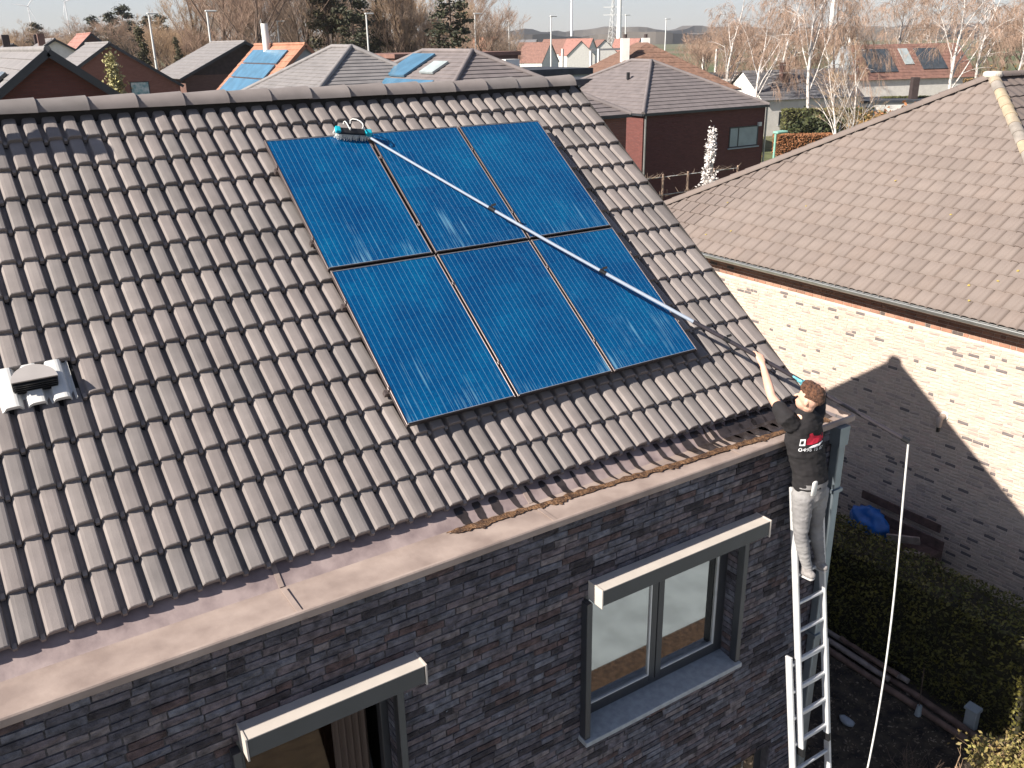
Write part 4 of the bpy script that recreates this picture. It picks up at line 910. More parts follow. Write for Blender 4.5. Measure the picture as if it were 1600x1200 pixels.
# poles and boards lying at the foot of the hedge
M['log'] = mat('weathered_pole', (.16, .10, .075), .9, .3, 7, .5, 40); M['log2'] = mat('grey_weathered_pole', (.26, .21, .18), .9, .25, 7, .5, 40)
logs = [((7.78, 1.75, .09), (7.72, .35, .10), .045, 'log2', 'grey wooden pole in the stack nearest the ladder'), ((7.93, 1.7, .1), (7.90, .15, .12), .045, 'log2', 'pale wooden pole lying closest to the hedge foot'), ((7.85, 1.3, .19), (7.80, .25, .19), .04, 'log', 'short pole lying on top of the other two poles'),
        ((7.62, 1.6, .05), (7.58, -.95, .05), .05, 'log', 'long reddish pole lying outermost before the hedge'), ((7.86, .9, .04), (7.74, -1.45, .04), .05, 'log', 'longest reddish pole reaching towards the shrub')]
for k, (a, c, rr, m_, lb) in enumerate(logs):
    a = Vector(a); c = Vector(c); o = thing('wooden_pole', lb, 'pole', tuple(a), 'poles lying along the hedge'); b = MB(); r_ = random.Random(k)
    b.tube([a.lerp(c, q/8)-a+Vector((r_.uniform(-.008, .008), 0, r_.uniform(-.006, .006))) for q in range(9)], [rr*r_.uniform(.9, 1.08) for q in range(9)], 10); b.build('pole', M[m_], o)
    b = MB(); b.tube([c-a, c-a+(c-a).normalized()*.004], rr*.93, 10); b.build('sawn_end', M['log2'], o)
# grey meter box on a foot, stones, plank bits
o = thing('cable_box', 'small grey cable box standing before the hedge', 'cable box', (7.9, -.82, 0)); M['grey_box'] = mat('grey_polyester', (.33, .36, .36), .5, .1, 8)
b = MB(); b.box((-.06, -.09, 0), (.05, .07, .30)); bevel(b.build('post', M['grey_box'], o), .01); b = MB(); b.prism([(-.075, -.10, .30), (.06, -.10, .30), (.06, -.10, .36), (-.075, -.10, .33)], (0, .19, 0)); b.build('lid', M['grey_box'], o)
o = thing('cable_marker', 'grey stub with a thin upright cane beside the long poles', 'marker', (7.52, -.28, 0)); b = MB(); b.tube([(0, 0, 0), (.01, 0, .16)], [.05, .035], 8); b.build('stub', M['grey_box'], o); b = MB(); b.tube([(0, 0, .1), (.06, .06, .75)], .007, 5); b.build('cane', M['twig'], o)
def stone(loc, s3, lb, seed):
    b = MB(); ell(b, (0, 0, 0), s3, 8, 6); me = b.mesh('stone', M['sill']); r_ = random.Random(seed)
    for v in me.vertices: v.co *= 1+.3*mnoise.noise(v.co*9+Vector((seed, 0, 0)))
    o = link('stone', me); o.location = loc; tag(o, lb, 'stone')
stone((6.55, .18, .04), (.08, .12, .05), 'pale stone beside the hanging hose on the dark soil', 2); stone((6.75, 1.05, .02), (.05, .07, .03), 'small pale stone between the ladder and the poles', 5)
b = MB(); r_ = random.Random(12)
leaf_cloud(b, [Vector((r_.uniform(4.2, 7.9), r_.uniform(-2.6, 2.2), .012+r_.random()*.02)) for _ in range(5200)], .022, r_, .25)
M['litter'] = mat('leaf_litter', (.10, .07, .045), .9, .5, 5, src='island', rv=.8, col2=(.17, .13, .095)); tag(b.build('leaf_litter', M['litter'], fix=False), 'dead leaves and bits scattered over the dark garden soil', 'leaf litter', kind='stuff')
def twig_bush(name, lb, loc, n, h, sp, m_, seed, rad=.006, leaves=0, lm=None, ls=.03, cat='shrub'):
    o = thing(name, lb, cat, loc); r_ = random.Random(seed); b = MB(); tips = []
    for k in range(n):
        a = r_.uniform(0, 6.28); q = r_.uniform(.3, 1); p = [Vector((r_.uniform(-.05, .05), r_.uniform(-.05, .05), 0))]; d = Vector((math.cos(a)*sp*q, math.sin(a)*sp*q, h*r_.uniform(.6, 1)))
        for j in range(1, 5): p.append(p[0]+d*(j/4)+Vector((r_.gauss(0, .03), r_.gauss(0, .03), 0)))
        b.tube(p, [rad, rad*.9, rad*.7, rad*.5, rad*.3], 4, False); tips += p[1:]
        for j in (1, 2, 3):
            e = p[j]+Vector((r_.gauss(0, sp*.25), r_.gauss(0, sp*.25), h*.22)); b.tube([p[j], e], [rad*.5, rad*.25], 3, False); tips.append(e)
    b.build('stem', M[m_], o)
    if leaves:
        b = MB(); leaf_cloud(b, [r_.choice(tips)+Vector((r_.gauss(0, .06), r_.gauss(0, .06), r_.gauss(0, .06))) for _ in range(leaves)], ls, r_, .8); tag(b.build('foliage', M[lm], o, fix=False), kind='stuff')
    return o
M['straw'] = leaf_mat('straw_leaves', (.34, .23, .09), (.20, .19, .05)); M['redbud'] = leaf_mat('red_flowers', (.45, .03, .05), (.5, .1, .1)); M['dead'] = mat('dead_stem', (.40, .27, .17), .9, .3, 10)
twig_bush('bare_shrub', 'leafless reddish twig shrub on the soil in front of the poles', (6.3, -1.0, 0), 22, .45, .4, 'twig', 4, .006)
twig_bush('straw_shrub', 'sunlit straw coloured shrub at the lower right corner', (7.05, -1.75, 0), 46, .8, .5, 'dead', 6, .006, 3200, 'straw', .03)
twig_bush('flowering_shrub', 'small red flowering shrub at the right edge', (7.35, -2.05, 0), 14, .55, .2, 'dead', 9, .006, 500, 'redbud', .028)
twig_bush('dry_stalk', 'two pale dry stalks standing before the straw shrub', (6.72, -1.32, 0), 3, .7, .12, 'dead', 12, .009)
twig_bush('dry_grass', 'dry grass tuft beside the downpipe', (6.95, 1.55, 0), 30, .35, .2, 'dead', 14, .004)
# blue bag by the corner, tarpaulin and timber against the neighbour's wall
def crumple(name, lb, cat, loc, s3, m_, seed, amp=.35, fr=5):
    b = MB(); ell(b, (0, 0, 0), s3, 20, 14); me = b.mesh(name, m_)
    for v in me.vertices:
        q = mnoise.noise(v.co*fr+Vector((seed, 2, 3)))+.6*abs(mnoise.noise(v.co*fr*2.4+Vector((seed, 7, 1)))); v.co *= 1+amp*q
        if v.co.z < -s3[2]*.75: v.co.z = -s3[2]*.75
    o = link(name, me); o.location = loc; return tag(o, lb, cat)
M['blue_bag'] = mat('pale_blue_film', (.22, .36, .50), .35, .15, 8); M['tarp'] = mat('blue_tarpaulin', (.008, .10, .36), .35, .15, 6)
crumple('plastic_bag', 'pale blue plastic bag hanging behind the downpipe', 'bag', (4.32, -.55, 2.92), (.16, .13, .30), M['blue_bag'], 3)
crumple('tarpaulin', 'crumpled bright blue tarpaulin lying against the cream wall', 'tarpaulin', (10.5, 2.82, .62), (.2, .36, .27), M['tarp'], 8, .6, 6)
M['oldwood'] = mat('old_timber', (.10, .06, .05), .9, .3, 8, .4, 30)
def plank(lb, a, c, wd, th, m_='oldwood', up=(1, 0, .3)):
    a = Vector(a); b = MB(); b.bar((0, 0, 0), Vector(c)-a, wd, th, up); o = bevel(b.build('plank', M[m_]), .006); o.location = a; tag(o, lb, 'plank', 'timber against the cream wall')
plank('upper dark board leaning on the cream wall behind the tarpaulin', (10.92, 3.3, .92), (10.92, 1.7, .92), .03, .16, up=(0, 0, 1)); plank('lower dark board leaning on the cream wall', (10.84, 3.25, .66), (10.84, 1.55, .66), .03, .2, up=(0, 0, 1))
plank('sunlit brown board lying across the timber pile', (10.4, 2.35, .62), (10.6, 1.85, .72), .16, .04, 'log2'); plank('short pale batten beside the tarpaulin', (10.3, 2.1, .5), (10.45, 1.65, .6), .07, .05, 'log2')
b = MB(); b.box((10.55, 1.6, 0), (10.95, 3.3, .55)); o = b.build('timber_crate', M['oldwood']); tag(bevel(o, .02), 'dark timber crate under the boards by the cream wall', 'crate')
# ================================================================ the neighbourhood behind
def P(px, py, d):                          # point seen at photo pixel (px, py), d metres into the scene
    return CAM+(CR*((px-800)/FPX)-CU*((py-600)/FPX)+CF)*d
ORD = 'first second third fourth fifth sixth seventh eighth ninth tenth eleventh twelfth thirteenth fourteenth fifteenth sixteenth seventeenth eighteenth nineteenth twentieth twenty-first twenty-second twenty-third twenty-fourth twenty-fifth twenty-sixth twenty-seventh twenty-eighth twenty-ninth thirtieth thirty-first thirty-second thirty-third thirty-fourth thirty-fifth'.split()
M['red_brick'] = brick_tex('dark_red_brick', (.125, .04, .033), (.16, .052, .042), (.10, .05, .045), .22, .065); M['red_brick2'] = brick_tex('brown_red_brick', (.20, .075, .055), (.24, .10, .075), (.2, .12, .1), .22, .065); M['brown_wall'] = brick_tex('dark_brown_brick', (.13, .07, .055), (.17, .09, .07), (.12, .08, .07), .22, .065)
M['render_w'] = mat('white_render', (.72, .69, .64), .9, .06, 2); M['timber'] = mat('dark_cladding', (.045, .03, .028), .8, .2, 4); M['grey_clad'] = mat('grey_blue_cladding', (.33, .36, .38), .7, .1, 2)
M['roof_grey'] = mat('grey_roof_tile', (.20, .185, .18), .7, .12, 2.5, .1, 20); M['roof_grey2'] = mat('taupe_roof_tile', (.17, .145, .14), .7, .12, 2.5, .1, 20); M['roof_dark'] = mat('slate_roof', (.14, .135, .14), .6, .15, 2, .1, 20); M['roof_orange'] = mat('orange_roof_tile', (.33, .155, .095), .8, .2, 2, .1, 20); M['roof_red'] = mat('faded_red_roof_tile', (.30, .145, .115), .8, .2, 2, .1, 20); M['roof_brown'] = mat('brown_roof_tile', (.20, .105, .08), .8, .18, 2, .1, 20); M['thatch'] = mat('brown_thatch', (.17, .095, .065), .95, .25, 4, .6, 30)
M['far_panel'] = mat('far_solar_glass', (.07, .17, .26), .2, .15, 1.5); M['dark_glass'] = mat('dark_window_glass', (.05, .06, .07), .08, .2, 2); M['blind'] = mat('pale_blind', (.32, .36, .36), .5, .1, 2); M['bitumen'] = mat('flat_roof_bitumen', (.045, .05, .06), .8, .2, 2)
def course_face(b, a, c, e0, e1, n, step=.03):
    """roof face between eave a-c and top e0-e1 built as n stepped courses"""
    a, c, e0, e1 = map(Vector, (a, c, e0, e1)); nr = (c-a).cross(((e0+e1)/2-a)).normalized()
    if nr.z < 0: nr = -nr
    for j in range(n):
        f0, f1 = j/n, (j+1)/n; p0, p1 = a.lerp(e0, f0), c.lerp(e1, f0); q0, q1 = a.lerp(e0, f1), c.lerp(e1, f1)
        b.add([p0+nr*step, p1+nr*step, q1+nr*.003, q0+nr*.003, p0-nr*.01, p1-nr*.01], [(0, 1, 2, 3), (4, 5, 1, 0)])
def win_on(t, face, u, z, wd, ht, hw, hl, panes=1, m_='dark_glass', frame='frame_dark', parent=None):
    """window proud of a wall: face 'x' = wall at -hw looking to -x, 'y' = wall at -hl looking to -y; u along the wall"""
    f = link('window', None, parent or t); b = MB(); d = .05
    def bx(u0, u1, z0, z1, a, c): return ((-hw-a, u0, z0), (-hw+c, u1, z1)) if face == 'x' else ((u0, -hl-a, z0), (u1, -hl+c, z1))
    for (u0, u1, z0, z1) in ((u-wd/2, u+wd/2, z, z+.06), (u-wd/2, u+wd/2, z+ht-.06, z+ht), (u-wd/2, u-wd/2+.06, z+.06, z+ht-.06), (u+wd/2-.06, u+wd/2, z+.06, z+ht-.06)): b.box(*bx(u0, u1, z0, z1, .03, .02))
    for k in range(1, panes): uu = u-wd/2+wd*k/panes*(.62 if panes == 2 else 1); b.box(*bx(uu-.03, uu+.03, z+.06, z+ht-.06, .03, .02))
    b.build('frame', M[frame], f); b = MB(); b.box(*bx(u-wd/2+.05, u+wd/2-.05, z+.05, z+ht-.05, .012, .02)); b.build('pane', M[m_], f); b = MB(); b.box(*bx(u-wd/2-.08, u+wd/2+.08, z-.07, z-.005, .09, .02)); b.build('sill', M['sill'], f)
    return f
def hip_house(name, label, cx, cy, hw, hl, ez, h, ridge, wm, rm, n=14, rz=0., over=.12, caps=True):
    t = thing(name, label, 'house', (cx, cy, 0), rz=rz); b = MB(); b.box((-hw, -hl, 0), (hw, hl, ez-.05)); b.build('wall', M[wm], t)
    W, L_ = hw+over, hl+over; rl = ridge/2; c = [(-W, -L_, ez), (W, -L_, ez), (W, L_, ez), (-W, L_, ez)]; r0, r1 = (0, -rl, ez+h), (0, rl, ez+h); b = MB()
    course_face(b, c[3], c[0], r1, r0, n); course_face(b, c[0], c[1], r0, r0, n); course_face(b, c[1], c[2], r0, r1, n); course_face(b, c[2], c[3], r1, r1, n)
    b.add([(x, y, z-.06) for x, y, z in c], [(3, 2, 1, 0)]); rf = b.build('roof', M[rm], t, fix=False)
    if caps:
        for (p, q) in ((c[0], r0), (c[1], r0), (c[2], r1), (c[3], r1), (r0, r1)):
            if (Vector(p)-Vector(q)).length > .1: b = MB(); b.tube([Vector(p)+Vector((0, 0, .03)), Vector(q)+Vector((0, 0, .05))], .10, 6); b.build('hip_cap', M[rm], rf)
    b = MB()
    for i in range(4): p, q = Vector(c[i]), Vector(c[(i+1) % 4]); b.bar(p+Vector((0, 0, -.05)), q+Vector((0, 0, -.05)), .1, .1)
    b.build('gutter', M['frame_dark'], t); return t
def gable_house(name, label, ax, ay, az, hw, ln, pitch, wm, rm, n=12, rz=0., over=.2, verge='frame_dark', gm=None):
    """ridge along local y; (ax, ay, az) is the near ridge end"""
    h = hw*math.tan(R(pitch)); ez = az-h; t = thing(name, label, 'house', (ax, ay, 0), rz=rz); b = MB()
    b.box((-hw, .0, 0), (hw, ln, ez)); b.build('wall', M[wm], t); b = MB(); b.prism([(-hw, 0, ez), (hw, 0, ez), (0, 0, az-.04)], (0, ln, 0)); b.build('gable', M[gm or wm], t)
    W = hw+over; ezz = az-W*math.tan(R(pitch)); b = MB(); y0, y1 = -over, ln+over
    course_face(b, (-W, y1, ezz), (-W, y0, ezz), (0, y1, az), (0, y0, az), n); course_face(b, (W, y0, ezz), (W, y1, ezz), (0, y0, az), (0, y1, az), n); rf = b.build('roof', M[rm], t, fix=False)
    for s_ in (-1, 1): b = MB(); b.bar((s_*W, y0-.02, ezz-.06), (0, y0-.02, az-.06), .05, .2); b.build('verge_board', M[verge], rf)
    b = MB(); b.tube([(0, y0-.03, az+.02), (0, y1, az+.02)], .1, 6); b.build('ridge_cap', M[rm], rf); return t, h, ez
def roof_rect(t, name, mt, x_, pitch, az, y0, y1, s0, s1, side=-1, th=.08):
    """slab on a gable roof: from s0 to s1 down the slope, between y0 and y1"""
    c, s_ = math.cos(R(pitch)), math.sin(R(pitch)); n = Vector((side*s_, 0, c)); d = Vector((side*c, 0, -s_)); o = Vector((0, 0, az))
    b = MB(); b.obox(o+d*s0+n*.05+Vector((0, y0, 0)), d*(s1-s0), (0, y1-y0, 0), n*th); return b.build(name, mt, t)
# --- dark red brick house with hip roof
t = hip_house('red_brick_house', 'dark red brick house with grey hip roof behind the ridge end', 31.45, 33.6, 4.28, 5.2, 5.6, 2.25, 1.6, 'red_brick', 'roof_grey2', 15)
win_on(t, 'y', 2.75, 3.55, 2.15, 1.05, 4.28, 5.2, 2, 'blind'); win_on(t, 'x', 2.0, 3.15, 1.5, 1.5, 4.28, 5.2, 2, 'blind', 'timber')
for (x, y) in ((-4.2, -5.28), (4.32, -5.28)):
    b = MB(); b.tube([(x, y, 0), (x, y, 5.5)], .05, 8); b.build('downpipe', M['zinc_grey'], t)
b = MB(); b.box((3.75, -5.33, 4.55), (3.95, -5.2, 4.75)); b.build('wall_lamp', M['white_plastic'], t)
b = MB(); b.tube([(-1.75, -1.0, 7.0), (-1.75, -1.0, 7.35)], .09, 8); b.build('roof_pipe', M['black'], t)
# --- house at the far left: red gable, grey roof, skylight
a = P(72, 78, 24); t, h, ez = gable_house('gabled_brick_house', 'red brick gable with grey roof at the left edge', a.x, a.y, a.z, 5.2, 12, 37, 'red_brick', 'roof_grey', 16, over=.25)
roof_rect(t, 'skylight', M['dark_glass'], 0, 37, a.z, 1.5, 2.6, 1.1, 2.4); 
# --- dark house
a = P(380, 65, 72); t, h, ez = gable_house('dark_gabled_house', 'dark clad house with pale shallow roof left of the orange roof', a.x, a.y, a.z, 5.0, 9, 26, 'brown_wall', 'roof_grey', 12, gm='timber', over=.5)
win_on(t, 'x', 3.2, ez-2.2, 2.6, 1.1, 5.0, 0, 2); 
# --- orange roof with panels
a = P(476, 69, 50); t, h, ez = gable_house('orange_roofed_house', 'orange tiled steep roof covered with solar panels', a.x, a.y, a.z, 4.4, 8.5, 43, 'render_w', 'roof_orange', 14, gm='grey_clad', over=.15, verge='roof_orange')
for k in range(3): roof_rect(t, 'roof_panel', M['far_panel'], 0, 43, a.z, 1.5, 7.6, .55+1.15*k, 1.6+1.15*k)
roof_rect(t, 'skylight', M['dark_glass'], 0, 43, a.z, 1.0, 1.7, 3.6, 4.5, th=.12)
b = MB(); b.tube([(-.4, 5.3, a.z-.8), (-.4, 5.3, a.z+1.2)], .22, 8); b.build('chimney', M['render_w'], t)
# --- grey hip roofs
a = P(549, 74, 37); hip_house('grey_hip_house', 'grey pyramid roof next to the orange roof', a.x, a.y+1.0, 4.6, 5.6, a.z-2.7, 2.7, 2.0, 'red_brick2', 'roof_grey', 22)
a = P(738, 81, 34); tk = hip_house('panelled_hip_house', 'grey hip roof with two blue panel fields behind the ridge', a.x, a.y+2.0, 4.2, 6.2, a.z-2.3, 2.3, 4.0, 'red_brick2', 'roof_grey2', 18)
ang = math.degrees(math.atan2(2.3, 4.32))
for (y0, y1, s0, s1, m_) in ((.3, 2.2, .35, 2.0, 'far_panel'), (-2.6, 1.9, 2.25, 3.9, 'far_panel'), (-1.6, -.5, .9, 1.7, 'blind')): roof_rect(tk, 'roof_panel' if m_ == 'far_panel' else 'skylight', M[m_], 0, ang, a.z, y0, y1, s0, s1)
# --- left distance
a = P(142, 52, 95); gable_house('red_roofed_house', 'faded red roofed house among the trees at the upper left', a.x, a.y, a.z, 4.6, 9, 42, 'brown_wall', 'roof_red', 10, over=.2)[0]
a = P(170, 67, 62); t, h, ez = gable_house('brown_gabled_house', 'brown gabled house with a turquoise reflection painted in its window', a.x, a.y, a.z, 4.4, 9, 33, 'red_brick2', 'roof_grey', 10)
M['turq'] = mat('turquoise_painted_reflection', (.12, .42, .48), .1, .4, 3, col2=(.55, .6, .6)); win_on(t, 'y', 1.6, ez-1.35, 1.3, 1.6, 4.4, 0, 1, 'turq')  # turquoise reflection painted into the pane colour
a = P(85, 61, 85); t, h, ez = gable_house('pale_gabled_house', 'small pale house with chimney left of the red roof', a.x, a.y, a.z, 3.6, 8, 30, 'render_w', 'roof_grey', 8)
b = MB(); b.box((-1.3, 1, a.z-1), (-.7, 1.6, a.z+.5)); b.build('chimney', M['brown_wall'], t)
a = P(20, 66, 95); t, h, ez = gable_house('far_grey_house', 'grey house with two dark chimneys at the left edge', a.x, a.y, a.z-.2, 5, 10, 30, 'brown_wall', 'roof_dark', 8)
for x in (-.9, 2.2): b = MB(); b.box((x, .5, a.z-1.4), (x+.7, 1.2, a.z+.75)); b.build('chimney', M['timber'], t)
# --- centre distance: flat roofs, thatched house
def block(name, label, p, sx, sy, h, wm, rm='bitumen', rz=0., cat='building', lip=.25):
    t = thing(name, label, cat, (p.x, p.y, 0), rz=rz); b = MB(); b.box((0, 0, 0), (sx, sy, h)); b.build('wall', M[wm], t); b = MB(); b.box((-.15, -.15, h), (sx+.15, sy+.15, h+lip)); b.build('roof', M[rm], t); return t
p = P(800, 79, 62); block('brown_roofed_block', 'low block with a flat brown roof behind the panelled hip roof', p-Vector((9, 0, 0)), 9.5, 8, p.z-.3, 'brown_wall', 'roof_brown')
p = P(922, 107, 60); t = block('flat_roofed_block', 'long low building with a dark flat roof edge behind the ridge', p-Vector((7, 0, 0)), 7, 6, p.z-.35, 'blind', lip=.4); b = MB(); b.box((1.2, 1.5, p.z-.3), (2.3, 2.4, p.z+.7)); b.build('roof_box', M['render_w'], t)
p = P(945, 122, 50); t = block('flat_roofed_garage', 'nearer flat dark garage roof beside the red brick house', p-Vector((4.5, 0, 0)), 4.5, 5, p.z-.3, 'blind', lip=.3)
a = P(1022, 66, 74); t = hip_house('thatched_house', 'thatched house with two white chimneys behind the red brick house', a.x, a.y+1.5, 5.6, 7.2, a.z-3.5, 3.5, 4.0, 'render_w', 'thatch', 9, rz=R(-28), over=.6, caps=False)
for (x, y) in ((-2.6, -4.2), (.2, .6)):
    b = MB(); b.box((x, y, a.z-2.9), (x+.62, y+.62, a.z+.35)); c_ = b.build('chimney', M['render_w'], t); b = MB(); b.tube([(x+.31, y+.31, a.z+.35), (x+.31, y+.31, a.z+.65)], .15, 8); b.build('chimney_pot', M['timber'], t)
b = MB(); b.prism([(-4.3, -4.9, a.z-2.9), (-4.3, -3.7, a.z-2.9), (-4.3, -4.0, a.z-2.1), (-4.3, -4.6, a.z-2.1)], (2.2, 0, 0)); b.build('dormer', M['render_w'], t)
# --- right: white house with slate roof, brown house, garage
p0, p1 = P(1192, 150, 84), P(1350, 158, 88); dv = p1-p0; rzz = math.atan2(dv.y, dv.x); ln = math.hypot(dv.x, dv.y)
t = thing('white_slate_house', 'white house with a slate roof behind the birch trunks', 'house', (p0.x, p0.y, 0), rz=rzz); ez = (p0.z+p1.z)/2
b = MB(); b.box((.2, .3, 0), (ln-.2, 7.4, ez)); b.build('wall', M['render_w'], t); b = MB(); b.prism([(.2, .3, ez), (.2, 7.4, ez), (.2, 3.85, ez+2.45)], (ln-.4, 0, 0)); b.build('gable', M['render_w'], t)
b = MB(); course_face(b, (0, 0, ez), (ln, 0, ez), (0, 3.85, ez+2.6), (ln, 3.85, ez+2.6), 10); course_face(b, (ln, 7.7, ez), (0, 7.7, ez), (ln, 3.85, ez+2.6), (0, 3.85, ez+2.6), 10); rf = b.build('roof', M['roof_dark'], t, fix=False)
b = MB(); b.box((3.6, 2.1, ez+.8), (4.3, 2.8, ez+3.3)); b.build('chimney', M['brown_wall'], t); win_on(t, 'y', 3, 1.0, 1.6, 1.2, 0, -.3, 2)
p = P(1118, 117, 98); t = block('white_flat_house', 'white rendered house with small dark windows behind the slate roof', p, 10.5, 6, p.z-.2, 'render_w', 'bitumen', cat='house'); t.rotation_euler.z = R(-25)
for u in (1.8, 4.2, 6.3): win_on(t, 'y', u, p.z-1.9, .8, 1.2, 0, 0, 1)
p0, p1 = P(1340, 124, 112), P(1530, 122, 117); dv = p1-p0; rzz = math.atan2(dv.y, dv.x); ln = math.hypot(dv.x, dv.y); t = thing('brown_roofed_house', 'brown roofed house with dark solar panels at the upper right', 'house', (p0.x, p0.y, 0), rz=rzz); ez = (p0.z+p1.z)/2; rh = P(1440, 68, 117).z-ez
b = MB(); b.box((.3, .3, 0), (ln-.3, 8.2, ez)); b.build('wall', M['render_w'], t); b = MB(); b.prism([(.25, .3, ez), (.25, 8.2, ez), (.25, 4.25, ez+rh-.15)], (ln-.5, 0, 0)); b.build('gable', M['grey_clad'], t)
b = MB(); course_face(b, (0, 0, ez), (ln, 0, ez), (1.6, 4.25, ez+rh), (ln-.6, 4.25, ez+rh), 11); course_face(b, (ln, 8.5, ez), (0, 8.5, ez), (ln-.6, 4.25, ez+rh), (1.6, 4.25, ez+rh), 11); course_face(b, (0, 8.5, ez), (0, 0, ez), (1.6, 4.25, ez+rh), (1.6, 4.25, ez+rh), 11); rf = b.build('roof', M['roof_brown'], t, fix=False)
u_ = Vector((0, 4.25, rh)); nl = Vector((0, -rh, 4.25)).normalized()
for (x, wd, f0, f1, m_, nm_) in ((2.4, 4.2, .2, .85, 'dark_glass', 'roof_panel'), (10.6, 3.8, .25, .85, 'dark_glass', 'roof_panel'), (8.2, 1.4, .4, .85, 'blind', 'skylight')):
    b = MB(); b.obox(Vector((x, 0, ez))+u_*f0+nl*.06, (wd, 0, 0), u_*(f1-f0), nl*.07); b.build(nm_, M[m_], t)
b = MB(); b.box((1.9, 4.6, ez+rh-1), (2.7, 5.3, ez+rh+.9)); b.build('chimney', M['render_w'], t)
p = P(1325, 158, 94); t = block('white_garage', 'white garage with a flat dark roof beside the hedge', p, 10, 6, p.z-.25, 'render_w', 'bitumen', cat='garage'); t.rotation_euler.z = R(-30)
b = MB(); b.box((7.3, 1.0, p.z), (8.0, 1.7, p.z+2.2)); b.build('chimney', M['timber'], t)
# --- far small houses
for (px, py_, d, hw, rm, lb) in ((908, 64, 300, 5, 'roof_red', 'tiny far red roof left of the white masts'), (926, 60, 320, 6, 'roof_red', 'tiny far red roof with white gable between the masts'), (945, 62, 330, 5, 'roof_brown', 'tiny far brown roof right of the red roofs'), (860, 66, 260, 6, 'roof_brown', 'far brown roofed house at the field edge'), (838, 62, 330, 6, 'roof_dark', 'far dark roofed house above the flat roofs'), (775, 58, 200, 6, 'roof_orange', 'far orange roofed house beside the tall conifer'), (1000, 60, 340, 6, 'roof_red', 'tiny far red roof right of the thick mast'), (885, 61, 360, 6, 'roof_brown', 'tiny far brown roof beside the thin mast')):
    a = P(px, py_, d); gable_house('far_house', lb, a.x, a.y, a.z, hw, 10, 42, 'render_w', rm, 5, rz=R(30 if hw == 6 else -20))
# --- street lamps
M['lampgrey'] = mat('galvanised_pole', (.62, .62, .60), .5, .05, 4)
for k, (px, py_, d, lb) in enumerate(((232, 22, 82, 'tall lamp post beside the conifer at the left'), (323, 18, 80, 'tall lamp post above the dark clad house'), (572, 22, 95, 'lamp post between the two groups of pines'), (742, 22, 98, 'lamp post just right of the tall conifer'), (795, 33, 132, 'thin lamp post left of the centre'), (861, 26, 112, 'tall lamp post above the flat dark roof'), (978, 24, 142, 'lamp post right of the thick white mast'), (1041, 30, 142, 'lamp post above the thatched roof'), (433, 34, 100, 'lamp post behind the orange roof'))):
    p = P(px, py_, d); o = thing('street_lamp', lb, 'street lamp', (p.x, p.y, 0), 'tall street lamps'); b = MB(); b.tube([(0, 0, 0), (0, 0, p.z)], [.14, .08], 8); b.build('pole', M['lampgrey'], o)
    b = MB(); b.box((-.15, -.14, p.z-.02), (.85, .14, p.z+.12)); bevel(b.build('lamp_head', M['lampgrey'], o), .04)
# --- wind turbines, pylon
M['turbine'] = mat('white_turbine', (.78, .77, .74), .5, .03, 1)
def turbine(px, ybase, d, hub, w0, rot, lb, rr=42):
    p = P(px, ybase, d); o = thing('wind_turbine', lb, 'wind turbine', (p.x, p.y, 0), 'far wind turbines'); b = MB(); b.tube([(0, 0, 0), (0, 0, hub)], [w0, w0*.55], 12); b.build('tower', M['turbine'], o)
    to = (CAM-p); to.z = 0; to.normalize(); sd = Vector((-to.y, to.x, 0)); b = MB(); b.bar(Vector((0, 0, hub+1.5))-to*5, Vector((0, 0, hub+1.5))+to*4, 4, 4); b.build('nacelle', M['turbine'], o)
    for k in range(3):
        a = rot+k*2.0944; dr = sd*math.cos(a)+Vector((0, 0, 1))*math.sin(a); c = Vector((0, 0, hub+1.5))+to*4.5; b = MB(); b.tube([c, c+dr*rr*.25, c+dr*rr], [.9, 1.5, .3], 6); b.build('blade', M['turbine'], o)
turbine(893, 58, 1500, 112, 2.2, .2, 'slim white wind turbine tower right of centre'); turbine(967, 58, 900, 115, 2.6, 1.2, 'thick white wind turbine tower right of centre'); turbine(1298, 50, 900, 110, 2.8, .6, 'white wind turbine tower behind the birches'); turbine(55, 70, 2500, 118, 2.2, .9, 'far wind turbine at the upper left corner', 38); turbine(113, 70, 2500, 128, 2.2, .3, 'second far wind turbine right of the corner one', 38)
p = P(957, 58, 1000); o = thing('lattice_pylon', 'grey lattice power pylon beside the thick white tower', 'pylon', (p.x, p.y, 0)); b = MB()
for j in range(10):
    z0, z1 = j*5.5, (j+1)*5.5; w0, w1 = 4.2*(1-j/11), 4.2*(1-(j+1)/11); cs = [(-1, -1), (1, -1), (1, 1), (-1, 1)]
    for k in range(4): (x, y), (x2, y2) = cs[k], cs[(k+1) % 4]; b.bar((x*w0, y*w0, z0), (x*w1, y*w1, z1), .35, .35); b.bar((x*w0, y*w0, z0), (x2*w1, y2*w1, z1), .22, .22); b.bar((x*w1, y*w1, z1), (x2*w1, y2*w1, z1), .22, .22)
b.build('lattice', M['lampgrey'], o); b = MB()
for z in (34, 42, 50): b.bar((-9, 6, z), (9, -6, z), .5, .8)
b.build('cross_arm', M['lampgrey'], o)
# --- white rail posts at the field
for k, (px, d) in enumerate(((879, 120), (923, 105), (935, 100), (1098, 110), (1118, 105))):
    p = P(px, 112, d); o = thing('white_post', 'white frame post at the field edge, '+ORD[k]+' from the left', 'post', (p.x, p.y, 0), 'white posts at the field'); top = P(px, 76, d).z; b = MB(); b.box((-.12, -.12, 0), (.12, .12, top)); b.build('post', M['render_w'], o)
    if k in (1, 3): b = MB(); b.box((-.12, -.1, top-.22), (5, .1, top)); b.build('cross_bar', M['render_w'], o)
